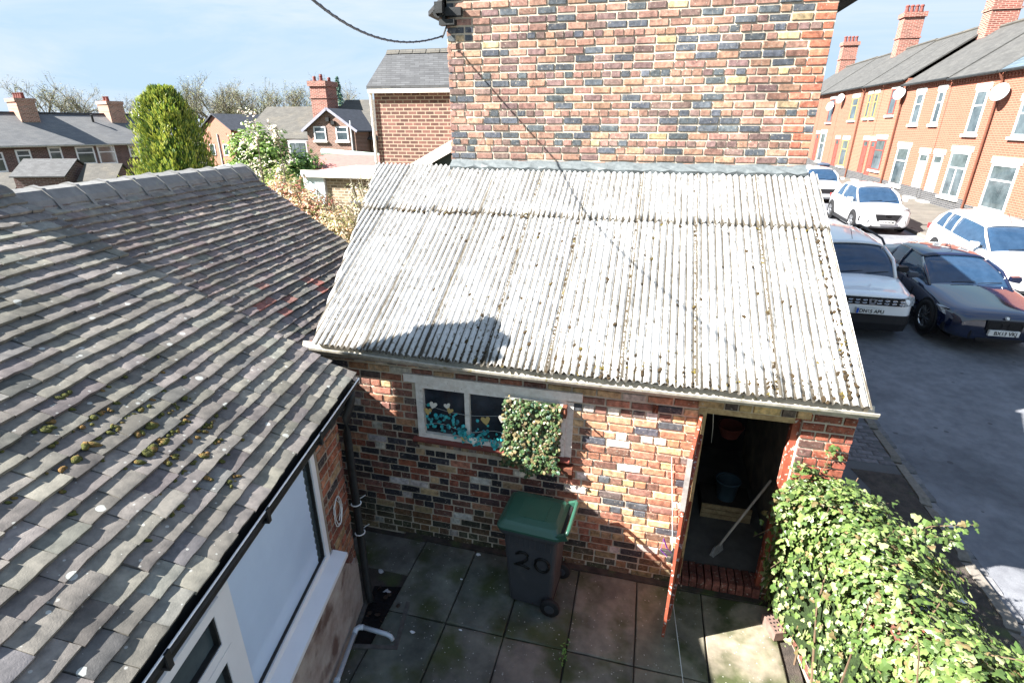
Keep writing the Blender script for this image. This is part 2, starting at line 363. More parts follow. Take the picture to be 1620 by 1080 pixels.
def strip(name, x0, x1, yl, dz, mat, th=0.3, kind='structure', parent=None):
    b = MB()
    for y0, y1 in zip(yl, yl[1:]):
        za, zb = road_z(y0)+dz, road_z(y1)+dz
        b.poly([(x0, y0, za), (x1, y0, za), (x1, y1, zb), (x0, y1, zb)])
        for x in (x0, x1): b.poly([(x, y0, za), (x, y1, zb), (x, y1, zb-th), (x, y0, za-th)])
    b.poly([(x0, yl[0], road_z(yl[0])+dz), (x1, yl[0], road_z(yl[0])+dz), (x1, yl[0], road_z(yl[0])+dz-th), (x0, yl[0], road_z(yl[0])+dz-th)])
    return b.obj(name, mat, parent, kind=kind)
YL = [-30, -10, -4, 0, 2, 4, 6, 8, 10, 12, 14, 16, 18, 20, 23, 26, 29, 33, 38, 45, 55, 70, 90, 130]
strip('road', KN+0.0, KF, YL, 0.0, M['asphalt'])
pav = strip('pavement', 1.25, KN-0.27, YL, 0.10, M['tarmac_path'])
pavf = strip('far_pavement', KF+0.16, 13.15, YL, 0.11, M['paving_far'])
ks = MB()   # dirt strip between path and kerb, block paving beyond it
dirt = MB()
for k in range(14):
    y0 = -3+k*0.42; y1 = y0+0.42
    if y1 > 2.62: break
    a0 = 2.42+0.10*math.sin(k*1.7); a1 = 2.42+0.10*math.sin((k+1)*1.7)
    dirt.poly([(a0, y0, road_z(y0)+.104), (KN-0.275, y0, road_z(y0)+.104), (KN-0.275, y1, road_z(y1)+.104), (a1, y1, road_z(y1)+.104)])
dirt.obj('dirt_strip', M['dirt'], pav)
# kerb stones and granite setts: each its own piece
kerb = empty('kerb', (KN-0.2, 0, 0.1), None, None); tag(kerb, kind='structure')
setm = []
for i in range(5):
    rd = random.Random(i); b = MB(); j = lambda a: rd.uniform(-a, a)
    b.loft([[(-.5, -.5, 0), (.5, -.5, 0), (.5, .5, 0), (-.5, .5, 0)], [(-.5+j(.03), -.5+j(.03), .8), (.5+j(.03), -.5+j(.03), .8), (.5+j(.03), .5+j(.03), .8), (-.5+j(.03), .5+j(.03), .8)],
            [(-.4+j(.06), -.4+j(.06), 1), (.4+j(.06), -.4+j(.06), 1), (.4+j(.06), .4+j(.06), 1), (-.4+j(.06), .4+j(.06), 1)]])
    setm.append(b)
M['stone_o'] = pmat('sett_stone', (1, 1, 1), source='obj', ns=20, fine=120, bump=.6, lo=.75, hi=1.2)
setmesh = [b.mesh('sett', M['stone_o']) for b in setm]
def piece(name, mesh, parent, loc, scl, rz=0, col=(.2, .2, .2), tilt=(0, 0)):
    o = bpy.data.objects.new(name, mesh); COL.objects.link(o); o.parent = parent
    o.location = Vector(loc)-wloc(parent); o.scale = scl; o.rotation_euler = (tilt[0], tilt[1], rz); o.color = (*col, 1); return o
y = -2.6
while y < 11:
    l = 0.9+random.uniform(-.03, .03)
    k = random.uniform(.85, 1.15)
    piece('kerb_stone', setmesh[random.randrange(5)], kerb, (KN-0.205, y+l/2, road_z(y+l/2)-.1), (0.13, l-.015, 0.215), random.uniform(-.006, .006), (.155*k, .14*k, .12*k)); y += l
y = -2.6
while y < 11:
    l = random.uniform(0.24, 0.34); k = random.uniform(.8, 1.25)
    piece('sett', setmesh[random.randrange(5)], kerb, (KN-0.07+random.uniform(-.012, .012), y+l/2, road_z(y+l/2)-.1), (0.15+random.uniform(-.02, .02), l-.02, 0.125+random.uniform(-.01, .012)), random.uniform(-.05, .05), (.14*k, .14*k, .145*k)); y += l
y = -4
kf = MB()
kfar = empty('far_kerb', (KF, 0, 0.1), None, None); tag(kfar, kind='structure')
while y < 60:
    piece('kerb_stone', setmesh[random.randrange(5)], kfar, (KF+0.08, y+.45, road_z(y+.45)-.1), (0.15, .89, 0.215), 0, (.17, .155, .135)); y += .9
# block paving in the near pavement beyond the tarmac
pb = []
y = 2.66; r = 0
while y < 7.5:
    x = 1.36 + (0.105 if r % 2 else 0)
    while x < KN-0.4:
        k = random.uniform(.8, 1.2); c = (.125*k, .118*k, .125*k)
        piece('paving_block', setmesh[random.randrange(5)], pav, (x+.105, y+.05, road_z(y)+.072), (.2, .094, .04), 0, c); x += .21
    y += .102; r += 1
for k in range(7):
    strip('road_marking', 5.37+1.05, 5.47+1.05, [6.0-k*0-3.4+k*6, 6.0-3.4+k*6+2.0], 0.004, M['line_paint'], th=0.003, kind='structure')

# yard: concrete base with individual slabs
yard = MB(); yard.box(-4.4, 1.1, -6, 0.02, -.2, -.03); yard.box(-4.6, -2.9, -1.3, 0.4, -.2, -.032)
yard = yard.obj('yard_floor', M['dirt'], kind='structure')
def slab_variant(seed):
    rd = random.Random(seed); j = lambda a: rd.uniform(-a, a)
    b = MB(); n = 5
    def ring(s, z, a):
        p = []
        for e in range(4):
            for k in range(3):
                t = -1+2*k/3
                q = [(t, -1), (1, t), (-t, 1), (-1, -t)][e]
                p.append((q[0]*.5*s+j(a), q[1]*.5*s+j(a), z))
        return p
    b.loft([ring(1, 0, 0), ring(1, .86, .006), ring(.975, 1, .006)])
    return b
slabm = [slab_variant(i).mesh('paving_slab', M['slab']) for i in range(5)]
sx = [-2.72, -2.12, -1.54, -.95, -.34, .30, .96]; sy = [-.07, -1.04, -1.98, -2.9]
for a, b in zip(sx, sx[1:]):
    for c, d in zip(sy, sy[1:]):
        k = random.uniform(.82, 1.15); warm = random.uniform(-.02, .02)
        base = (.13, .125, .105) if a < -1.2 else ((.175, .165, .135) if a < -.4 else (.25, .225, .17))  # shaded left and lit right of the yard put into slab colour
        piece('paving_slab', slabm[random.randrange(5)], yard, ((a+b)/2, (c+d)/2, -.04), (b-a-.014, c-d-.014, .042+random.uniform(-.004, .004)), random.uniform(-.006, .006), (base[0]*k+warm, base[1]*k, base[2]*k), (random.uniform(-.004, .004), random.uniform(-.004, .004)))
for (cx, cy, wx, wy) in ((-3.15, -.32, .84, .5), (-2.86, -1.62, .26, .6), (-2.75, -2.4, .2, .9)):
    piece('paving_slab', slabm[random.randrange(5)], yard, (cx, cy, -.05), (wx, wy, .035), 0, (.15, .145, .125))
fl = MB(); fl.box(-3.0, 1.0, -.075, 0.01, -.05, .015)   # cement fillet along the wall foot
fl.obj('cement_fillet', M['dirt'], yard)

# ================================================================== SHED with corrugated roof
shed = empty('brick_shed', (-1.3, 0, 0), 'old brick shed with corrugated lichen-stained roof, white window and open doorway', 'shed')
SX0, SX1, SH = -4.05, 1.29, 2.30
DX0, DX1, DH = 0.02, 0.88, 2.10
WX0, WX1, WZ0, WZ1 = -2.74, -1.18, 1.38, 2.02
wall = MB()     # mortar body around the openings, in pieces butted together
def wbox(a, b, z0, z1): wall.box(a, b, 0.008, 0.235, z0, z1)
wbox(SX0, WX0, -.1, SH); wbox(WX0, WX1, -.1, WZ0); wbox(WX0, WX1, WZ1, SH); wbox(WX1, DX0, -.1, SH); wbox(DX0, DX1, DH, SH); wbox(DX1, SX1, -.1, SH)
front = wall.obj('front_wall', M['mortar_cream'], shed)
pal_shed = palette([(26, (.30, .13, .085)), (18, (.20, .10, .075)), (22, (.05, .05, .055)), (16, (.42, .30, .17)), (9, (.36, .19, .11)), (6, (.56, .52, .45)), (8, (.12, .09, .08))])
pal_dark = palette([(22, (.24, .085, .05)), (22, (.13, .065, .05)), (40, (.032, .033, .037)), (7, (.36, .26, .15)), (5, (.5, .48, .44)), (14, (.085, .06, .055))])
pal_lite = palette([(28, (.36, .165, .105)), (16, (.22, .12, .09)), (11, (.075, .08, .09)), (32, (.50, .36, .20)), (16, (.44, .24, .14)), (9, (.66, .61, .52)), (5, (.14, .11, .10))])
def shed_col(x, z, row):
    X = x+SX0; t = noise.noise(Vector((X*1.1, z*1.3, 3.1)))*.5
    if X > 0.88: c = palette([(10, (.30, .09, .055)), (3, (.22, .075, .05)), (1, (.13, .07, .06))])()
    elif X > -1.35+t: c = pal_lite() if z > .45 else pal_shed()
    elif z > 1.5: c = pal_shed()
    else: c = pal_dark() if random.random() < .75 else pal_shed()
    m = max(0.0, min(1.0, (0.55-z)/.5 + noise.noise(Vector((X*2.2, z*2.5, 9)))*0.9 - .1))
    g_ = (.075, .08, .035)
    return tuple(c[i]*(1-.65*m)+g_[i]*.65*m for i in range(3))
holes = [(WX0-SX0-.01, WX1-SX0+.01, WZ0-.13, WZ1+.10), (DX0-SX0, DX1-SX0, 0, DH+.115), (DX0-SX0-.0, DX1-SX0, 0, .2)]
cells = lay_bricks(SX1-SX0, SH, .087, .235, holes, (3, 5))
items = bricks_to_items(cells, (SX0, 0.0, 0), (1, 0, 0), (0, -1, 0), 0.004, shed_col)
# header rows over the door and under the window sill
hx = DX0-.02
while hx < DX1+.02:
    l = random.choice([.115, .115, .235]); items += bricks_to_items([(hx-SX0, min(hx+l-.011, DX1+.05)-SX0, DH+.004, DH+.104, 0)], (SX0, 0, 0), (1, 0, 0), (0, -1, 0), .012, lambda x, z, r: palette([(3, (.48, .33, .16)), (3, (.24, .12, .08)), (2, (.10, .075, .065))])()); hx += l
hx = WX0-.03
while hx < WX1+.02:
    items += bricks_to_items([(hx-SX0, hx+.075-SX0, WZ0-.128, WZ0-.035, 0)], (SX0, 0, 0), (1, 0, 0), (0, -1, 0), .006, lambda x, z, r: palette([(5, (.42, .32, .19)), (2, (.22, .18, .15)), (3, (.33, .2, .12))])()); hx += .083
place_pieces(front, 'brick', BRV, BRM, items, M['brick_a'], 300, 'upper_bricks')
sw = MB()       # side and inner walls, floor, threshold
sw.box(SX1-.22, SX1, .24, 2.72, -.1, SH+.05); sw.obj('right_wall', M['mortar_grey'], shed)
gb = MB(); gb.poly([(SX1-.1, .24, SH+.05), (SX1-.1, 2.72, SH+.05), (SX1-.1, 2.72, 3.80), (SX1-.1, .24, SH+.15)]); gb.poly([(SX1, .24, SH+.05), (SX1, 2.72, SH+.05), (SX1, 2.72, 3.80), (SX1, .24, SH+.15)])
gb.obj('right_gable', M['mortar_grey'], shed)
# bricks on the right flank
it = bricks_to_items(lay_bricks(2.5, 2.3, .087, .235), (SX1, .22, 0), (0, 1, 0), (1, 0, 0), .006, lambda x, z, r: palette([(10, (.28, .09, .055)), (4, (.2, .08, .05))])())
place_pieces(front, 'brick', BRV, BRM, it, M['brick_a'], 0, 'flank_bricks')
lw = MB(); lw.box(-4.3, -4.08, .1, 2.72, -.1, 2.3); lw.obj('left_wall', M['mortar_grey'], shed)
bw = MB(); bw.box(-.2, SX1-.24, 2.60, 2.70, -.05, 3.7); bw.obj('added_back_panel', pmat('shade_panel', (.045, .04, .038), (.025, .022, .022)), shed)  # added dark panel, the doorway's gloom put into its colour
pt = MB(); pt.box(-.32, -.22, .24, 2.7, -.1, 2.4); pt.obj('inner_partition', pmat('shade_brick', (.06, .05, .045), (.03, .026, .025)), shed)  # brick darkened for the dim interior, shade held in the colour
fl = MB(); fl.box(-.2, SX1-.24, .26, 2.7, -.05, .10); fl.obj('shed_floor', pmat('shed_concrete', (.13, .12, .11), (.08, .075, .07)), shed)  # floor tone darkened as well for the interior shade
st = MB(); st.box(DX0, DX1, .02, .25, -.05, .02); step = st.obj('threshold', M['mortar_grey'], shed)
x = DX0+.01
while x < DX1-.05:
    mt = Matrix(((.068, 0, 0), (0, 0, -.27), (0, .2, 0))).to_4x4()
    o = bpy.data.objects.new('step_brick', BRM[random.randrange(8)]); COL.objects.link(o); o.parent = step
    mt = Matrix((Vector((.066, 0, 0)), Vector((0, .0, -.10)), Vector((0, .27, 0)))).transposed().to_4x4(); mt.translation = Vector((x+.035, .115, .02)) - wloc(step)
    k = random.uniform(.8, 1.2); o.matrix_basis = mt; o.color = (.17*k, .06*k, .045*k, 1); x += .076
# ---- corrugated sheets
RY0, RZ0, RY1, RZ1 = -.16, 2.36, 2.73, 3.935
RSL = (RZ1-RZ0)/(RY1-RY0)
M['sheet'] = pmat('corrugated_cement', (0.50, 0.495, 0.48), (0.36, 0.355, 0.34), ns=5, fine=160, bump=.5, bdist=.003, third=(.13, .115, .085), t_ns=26, t_pos=(.57, .70), rough=.9)
lichen(M['sheet'], 75, .22, (.085, .072, .05), .9); lichen(M['sheet'], 34, .05, (.16, .12, .045), .9)
def valley_dirt(m):
    """grime and lichen that lodges in the troughs of the sheets"""
    t = m.node_tree; N = t.nodes; L = t.links.new
    b = node(m, 'ShaderNodeBsdfPrincipled')[0]; src = b.inputs['Base Color'].links[0].from_socket; g = node(m, 'ShaderNodeNewGeometry')[0]
    at = N.new('ShaderNodeVertexColor'); at.layer_name = 'Col'
    sep = N.new('ShaderNodeSeparateColor'); L(at.outputs['Color'], sep.inputs[0])
    n = N.new('ShaderNodeTexNoise'); n.inputs['Scale'].default_value = 11; n.inputs['Detail'].default_value = 8; n.inputs['Roughness'].default_value = .75; L(g.outputs['Position'], n.inputs['Vector'])
    n2 = N.new('ShaderNodeTexNoise'); n2.inputs['Scale'].default_value = 1.1; n2.inputs['Detail'].default_value = 3; L(g.outputs['Position'], n2.inputs['Vector'])
    a1 = N.new('ShaderNodeMath'); a1.operation = 'MULTIPLY'; L(n2.outputs['Fac'], a1.inputs[0]); a1.inputs[1].default_value = .55
    a2 = N.new('ShaderNodeMath'); a2.operation = 'ADD'; L(n.outputs['Fac'], a2.inputs[0]); L(a1.outputs[0], a2.inputs[1])
    a3 = N.new('ShaderNodeMath'); a3.operation = 'MULTIPLY_ADD'; L(sep.outputs[0], a3.inputs[0]); a3.inputs[1].default_value = .85; L(a2.outputs[0], a3.inputs[2])
    r = N.new('ShaderNodeValToRGB'); r.color_ramp.elements[0].position = 1.08/2; r.color_ramp.elements[1].position = 1.28/2
    hv = N.new('ShaderNodeMath'); hv.operation = 'MULTIPLY'; hv.inputs[1].default_value = .5; L(a3.outputs[0], hv.inputs[0]); L(hv.outputs[0], r.inputs['Fac'])
    mm = N.new('ShaderNodeMixRGB'); L(r.outputs['Color'], mm.inputs['Fac']); L(src, mm.inputs['Color1']); mm.inputs['Color2'].default_value = (.062, .054, .042, 1)
    L(mm.outputs['Color'], b.inputs['Base Color'])
valley_dirt(M['sheet'])
colx = [-4.42, -3.85, -3.22, -2.60, -1.97, -1.36, -.70, -.06, .60, 1.235]
def verge_y(x): return -0.16 if x > -3.78 else -0.16 + (-3.78-x)/0.205
def sheet(x0, x1, ya, yb, lift, seed):
    rd = random.Random(seed); b = MB(); pitch = (x1-x0)/9.0; nseg = 8*8; A = 0.0135; lap = pitch*0.9; tops = []; nx = int((x1-x0+lap)/(pitch/8))+1
    skew = rd.uniform(-.004, .004); ph = 0
    ny = 7; rows = []
    for k in range(ny+1):
        rw = []
        for i in range(nx):
            x = x0 + (x1-x0+lap)*i/(nx-1); y0 = max(ya+.012*math.sin(i*.9+seed), verge_y(x))
            if y0 > yb-.02: y0 = yb-.02
            y = y0+(yb-y0)*k/ny
            wv = math.sin(2*math.pi*(x-x0)/pitch)
            z = RZ0+(y-RY0)*RSL + A*wv + lift + .012*(1-(x-x0)/(x1-x0)) + .004*noise.noise(Vector((x*1.5, y*1.5, seed))) + .03*max(0.0, (-2.0-x)/1.75)*(1-(y+.16)/2.9)
            dirt = max(0.0, -wv)**2.2*(.78+.6*noise.noise(Vector((math.floor((x-x0)/pitch+.25)*7.3+seed*3.1, y*.9, 0))))
            edge = max(0.0, 1-abs(x-x0-.006)/.026)*(.95+.5*noise.noise(Vector((seed*5.0, y*2.3, 3))))
            rw.append((x, y+skew*0, z, min(1.2, dirt+edge + (.55 if (ya > 1 and k == 0) else 0) + (.35 if (ya < 0 and k == 0) else 0))))
        rows.append(rw)
    idx = [[b.vert(q[:3]) for q in rw] for rw in rows]; lowr = [b.vert((q[0], q[1], q[2]-.007)) for q in rows[0]]
    cols = []
    for k in range(ny):
        for i in range(nx-1):
            b.f.append((idx[k][i], idx[k][i+1], idx[k+1][i+1], idx[k+1][i])); b.m.append(0)
            d = [rows[k][i][3], rows[k][i+1][3], rows[k+1][i+1][3], rows[k+1][i][3]]; cols.append(d); b.c.append(None)
    for i in range(nx-1):
        b.f.append((lowr[i], lowr[i+1], idx[0][i+1], idx[0][i])); b.m.append(0); cols.append([.6]*4); b.c.append(None)
    me = b.mesh('sheet', M['sheet'], smooth=True, fixn=False)
    at = me.color_attributes.new('Col', 'FLOAT_COLOR', 'CORNER'); buf = []
    for d in cols:
        for q in d: buf += [q, q, q, 1]
    at.data.foreach_set('color', buf)
    return me
for ci in range(len(colx)-1):
    x0, x1 = colx[ci], colx[ci+1]
    if ci == len(colx)-2: pass
    if min(verge_y(x0), verge_y(x1)) < 1.7: add('roof_sheet', sheet(x0, x1, RY0, 1.93, 0, ci), shed)
    add('roof_sheet', sheet(x0, x1, 1.80, RY1-.02, .016, ci+40), shed)
rb = MB(); rb.poly([(-3.70, -.05, RZ0-.05+.11*RSL), (1.2, -.05, RZ0-.05+.11*RSL), (1.2, 2.7, RZ0-.05+2.86*RSL), (-4.25, 2.7, RZ0-.05+2.86*RSL)]); rb.poly([(-3.7, .02, SH-.02), (1.2, .02, SH-.02), (1.2, .02, RZ0-.05+.18*RSL), (-3.7, .02, RZ0-.05+.18*RSL)])
rb.obj('roof_boarding', pmat('dark_board', (.05, .042, .035), (.03, .025, .02)), shed)  # dark brown boards under the sheets
# gutter: half round with weathered lip, brackets
gt = MB()
def gut(y, z): return y, z
prof = [(-.075, 2.33), (-.085, 2.27), (-.125, 2.247), (-.180, 2.262), (-.206, 2.298), (-.213, 2.324), (-.199, 2.324), (-.188, 2.296), (-.125, 2.262), (-.090, 2.33)]
gx = [-3.93, -3.2, -2.4, -1.6, -.8, 0, .7, 1.34]; sag = [.055, .04, .015, .0, .0, .005, .01, .015]
gt.loft([[(x, a, z+s-.005) for a, z in prof] for x, s in zip(gx, sag)])
gutter = gt.obj('gutter', M['gutter_grey'], shed)
fb = MB(); fb.box(-3.95, 1.3, -.06, -.04, 2.22, 2.355); fb.obj('fascia_board', pmat('grey_fascia', (.34, .33, .30), (.22, .21, .19), ns=14), shed)
vb = MB(); vb.bar((1.27, -.12, 2.31), (1.27, 2.7, 3.85), .03, .11); vb.obj('barge_board', pmat('barge', (.3, .27, .22), (.2, .18, .15)), shed)
vb = MB(); vb.bar((-4.02, 1.2, 3.02), (-4.36, 2.72, 3.84), .03, .10); vb.obj('barge_board', bpy.data.materials['barge'], shed)
# ---- window
win = MB(); F = lambda a, b, z0, z1, y0=-.022, y1=.06: win.box(a, b, y0, y1, z0, z1)
F(WX0, WX0+.075, WZ0, WZ1); F(WX0+.075, WX1-.06, WZ1-.055, WZ1); F(WX0+.075, WX1-.06, WZ0, WZ0+.05); F(WX1-.06, WX1, WZ0, WZ1)
F(-2.215, -2.165, WZ0+.05, WZ1-.055, -.016)
window = win.obj('window', M['white_wood'], shed)
F = None
for a, b in ((WX0+.075, -2.215), (-2.165, -1.70), (-1.70, WX1-.06)):
    pn = MB(); pn.box(a, b, .028, .034, WZ0+.05, WZ1-.055); pn.obj('pane', M['glass_dark'], window)
mu = MB(); mu.box(-1.73, -1.68, -.014, .06, WZ0+.05, WZ1-.055); mu.obj('mullion', M['white_wood'], window)
ln = MB(); ln.box(-2.86, -1.03, -.035, .05, WZ1+.003, WZ1+.092); ln.obj('lintel_board', M['white_wood'], shed)
sl = MB(); sl.loft([[(x, .02, WZ0-.035), (x, -.075, WZ0-.035), (x, -.08, WZ0-.012), (x, -.02, WZ0+.0)] for x in (WX0-.05, WX1+.06)]); sl.obj('window_sill', M['red_sill'], shed)
# plaster reveal at the right of the window
pr = MB(); pr.box(WX1+.002, WX1+.07, -.012, .006, WZ0+.0, WZ1-.02); pr.obj('render_patch', pmat('white_render', (.66, .63, .57), (.5, .47, .42), ns=30), shed)
# ---- door frame, door leaf standing open
df = MB(); df.box(DX0-.0, DX0+.07, .0, .09, .0, DH); df.box(DX0+.07, DX1-.06, .02, .09, DH-.06, DH); df.obj('door_frame', M['timber'], shed)
df = MB(); df.box(DX1-.06, DX1, .05, .13, .02, DH); df.obj('door_post', M['red_paint'], shed)
hinge = Vector((.045, -.015, 0)); tip = Vector((-.100, -.775, 0)); dd = (tip-hinge).normalized(); dn = Vector((dd.y, -dd.x, 0)); DW = (tip-hinge).length
dl = MB()
door = None
dpm = M['red_paint']
z0d, z1d = .10, 2.06
db = MB(); db.obox(hinge+dd*(DW/2)+dn*(-.026)+Vector((0, 0, 1.05)), dd, dn, Vector((0, 0, 1)), DW/2-.03, .012, .055)
door = db.obj('door', dpm, shed)
for z in (.35, 1.80): db = MB(); db.obox(hinge+dd*(DW/2)+dn*(-.026)+Vector((0, 0, z)), dd, dn, Vector((0, 0, 1)), DW/2-.03, .012, .055); db.obj('ledge', dpm, door)
nb = 6
for k in range(nb):
    pb_ = MB(); pb_.obox(hinge+dd*(DW*(k+.5)/nb)+Vector((0, 0, (z0d+z1d)/2)), dd, dn, Vector((0, 0, 1)), DW/nb/2-.003, .013, (z1d-z0d)/2-(random.uniform(0, .02)))
    pb_.obj('plank', dpm, door)
eb = MB(); eb.obox(tip+dd*.004+Vector((0, 0, 1.80)), dd, dn, Vector((0, 0, 1)), .005, .02, .25); eb.obj('edge_strip', pmat('bare_edge', (.27, .245, .23), (.17, .15, .14), ns=20), door)
bo = MB(); bo.tube([tip+dn*.03+Vector((0, 0, 1.0)), tip+dn*.03-dd*.16+Vector((0, 0, 1.0))], .009); bo.obox(tip+dn*.02-dd*.07+Vector((0, 0, 1.0)), dd, dn, Vector((0, 0, 1)), .06, .008, .03); bo.obj('bolt', M['black_iron'], door)
for z in (.45, 1.75):
    hb = MB(); hb.obox(hinge+dd*.2-dn*.02+Vector((0, 0, z)), dd, dn, Vector((0, 0, 1)), .2, .004, .018); hb.obj('hinge', M['rust'], door)
hk = MB(); hk.tube([(-.36, .01, 2.03), (-.36, -.05, 2.03), (-.36, -.06, 2.06), (-.36, -.05, 2.08)], .009, 6); hk.box(-.385, -.335, -.008, .003, 1.99, 2.07)
hk.obj('hook', M['rust'], shed)
# iron shutter brackets by the window
for (bx, bz, up) in ((-1.19, 1.965, 1), (-1.16, 1.27, 0)):
    hb = MB()
    if up: hb.obox(Vector((bx, -.045, bz-.045)), Vector((1, 0, 0)), Vector((0, 1, 0)), Vector((0, 0, 1)), .02, .05, .055); hb.tube([(bx, -.07, bz), (bx+.02, -.19, bz+.005)], .008, 6)
    else: hb.obox(Vector((bx, -.05, bz)), Vector((1, 0, 0)), Vector((0, 1, 0)), Vector((0, 0, 1)), .075, .055, .03); hb.box(bx+.03, bx+.075, -.03, 0, bz-.14, bz-.03)
    hb.obj('shutter_bracket', M['rust'], shed)
# lead flashing where the roof meets the gable
lf = MB(); n = 40
lf.loft([[(-3.26+4.43*i/n, 2.735, 4.02+.008*math.sin(i*1.3)), (-3.26+4.43*i/n, 2.722, 4.00), (-3.26+4.43*i/n, 2.66, 3.965+.01*math.sin(i*2.1)), (-3.26+4.43*i/n, 2.62+.01*math.sin(i*1.9), 3.935+.012*math.sin(i*2.7)), (-3.26+4.43*i/n, 2.63, 3.90), (-3.26+4.43*i/n, 2.735, 3.93)] for i in range(n+1)])
lf.obj('flashing', M['lead'], shed)

# ================================================================== TILED OUTBUILDING on the left (turned 11.5 degrees)
TH = R_(11.5); AN = Vector((math.cos(TH), math.sin(TH), 0)); AU = Vector((-math.sin(TH), math.cos(TH), 0)); AO = Vector((-3.0, -1.1, 0)); UZ = Vector((0, 0, 1))
def wl(a, b, z=0): return AO + AN*a + AU*b + UZ*z
def abox(mb, a0, a1, b0, b1, z0, z1, mi=0): mb.obox(wl((a0+a1)/2, (b0+b1)/2, (z0+z1)/2), AN, AU, UZ, abs(a1-a0)/2, abs(b1-b0)/2, abs(z1-z0)/2, mi)
ob = empty('tiled_outbuilding', wl(0, 0, 0), 'dark tiled outbuilding with moss on its roof and a large white window', 'outbuilding')
LB0, LB1, LWZ0, LWZ1 = -3.6, -.46, 1.13, 2.20     # window opening along b, and in z
wb = MB()
abox(wb, -.25, -.004, LB1, .08, -.1, 2.42); abox(wb, -.25, -.004, -6, LB1, -.1, LWZ0); abox(wb, -.25, -.004, -6, LB1, LWZ1, 2.42); abox(wb, -.25, -.004, -6, LB0, LWZ0, LWZ1)
abox(wb, -4.9, -.25, -.17, .08, -.1, 2.42)
lwall = wb.obj('wall', M['mortar_grey'], ob)
gw = MB(); pts = [wl(.0, .08, 2.42), wl(-2.45, .08, 3.85), wl(-4.9, .08, 2.42)]; gw.poly(pts); gw.poly([wl(.0, -.12, 2.42), wl(-2.45, -.12, 3.85), wl(-4.9, -.12, 2.42)]); gw.obj('gable', M['mortar_grey'], ob)
pal_left = palette([(30, (.27, .095, .055)), (24, (.17, .07, .05)), (16, (.34, .16, .09)), (6, (.40, .27, .15)), (10, (.06, .05, .05))])
cells = [c for c in lay_bricks(2.6, 2.42, .087, .235, [(0, 2.6+LB1-.0, LWZ0-.02, LWZ1+.02)])]
items = bricks_to_items(cells, wl(-.004, -2.52, 0), AU, AN, .006, lambda x, z, r: pal_left())
cells2 = lay_bricks(1.6, 2.42, .087, .235)
items += bricks_to_items(cells2, wl(-.004, .084, 0), -AN, AU, .006, lambda x, z, r: pal_left())
place_pieces(lwall, 'brick', BRV, BRM, items, M['brick_a'], 300, 'hidden_bricks')
rn = MB(); nB = 30        # worn cement render on the lower wall
for k in range(nB):
    b0 = -3.2+3.27*k/nB; b1 = -3.2+3.27*(k+1)/nB
    h = lambda b: .98-.38*max(0, (b+.45))/.5 + .03*math.sin(b*17)+.02*math.sin(b*41)
    rn.poly([wl(.016, b0, -.05), wl(.016, b1, -.05), wl(.013, b1, max(.55, h(b1))), wl(.013, b0, max(.55, h(b0)))])
    rn.poly([wl(.013, b0, max(.55, h(b0))), wl(.013, b1, max(.55, h(b1))), wl(-.004, b1, max(.55, h(b1))+.012), wl(-.004, b0, max(.55, h(b0))+.012)])
rn.poly([wl(.016, .07, -.05), wl(-.02, .07, -.05), wl(-.02, .07, .58), wl(.016, .07, .58)])
rn.obj('cement_render', pmat('worn_render', (.40, .36, .32), (.24, .19, .165), ns=5, fine=90, bump=.6, third=(.13, .085, .07), t_ns=4, t_pos=(.52, .66)), ob)
# ---- window: uPVC frame with a big fixed pane and a two-light casement
fr = MB(); d0, d1 = -.045, .018
abox(fr, d0, d1, LB0, LB1, LWZ0, LWZ0+.065); abox(fr, d0, d1, LB0, LB1, LWZ1-.06, LWZ1); abox(fr, d0, d1, LB1-.065, LB1, LWZ0+.065, LWZ1-.06); abox(fr, d0, d1, LB0, LB0+.065, LWZ0+.065, LWZ1-.06)
abox(fr, d0, d1+.004, -1.765, -1.665, LWZ0+.065, LWZ1-.06)
lwin = fr.obj('window', M['white_upvc'], ob)
def sash(z0, z1, b0, b1):
    s = MB(); t = .065; o0, o1 = -.03, .032
    abox(s, o0, o1, b0, b1, z0, z0+t); abox(s, o0, o1, b0, b1, z1-t, z1); abox(s, o0, o1, b0, b0+t, z0+t, z1-t); abox(s, o0, o1, b1-t, b1, z0+t, z1-t)
    o = s.obj('casement', M['white_upvc'], lwin); return o
s1 = sash(1.80, LWZ1-.062, LB0+.067, -1.767); s2 = sash(LWZ0+.067, 1.795, LB0+.067, -1.767)
ga = MB(); t = .012
for z0, z1, b0, b1 in ((1.865, LWZ1-.127, LB0+.132, -1.832), (LWZ0+.132, 1.73, LB0+.132, -1.832)):
    abox(ga, -.01, .026, b0, b1, z0, z0+t); abox(ga, -.01, .026, b0, b1, z1-t, z1); abox(ga, -.01, .026, b1-t, b1, z0+t, z1-t)
b0, b1, z0, z1 = -1.663, LB1-.067, LWZ0+.067, LWZ1-.062
abox(ga, -.02, .006, b0, b1, z0, z0+t); abox(ga, -.02, .006, b1-t, b1, z0+t, z1)
ga.obj('gasket', M['black_iron'], lwin)
pn = MB(); abox(pn, -.026, -.018, -1.665, LB1-.065, LWZ0+.065, LWZ1-.06); pn.obj('pane', M['glass_house'], lwin)
bl_ = MB(); zb0, zb1 = LWZ0+.068, LWZ1-.062; nz_ = 60     # net blind before the pane, scalloped edge, sky reflection put into its blue
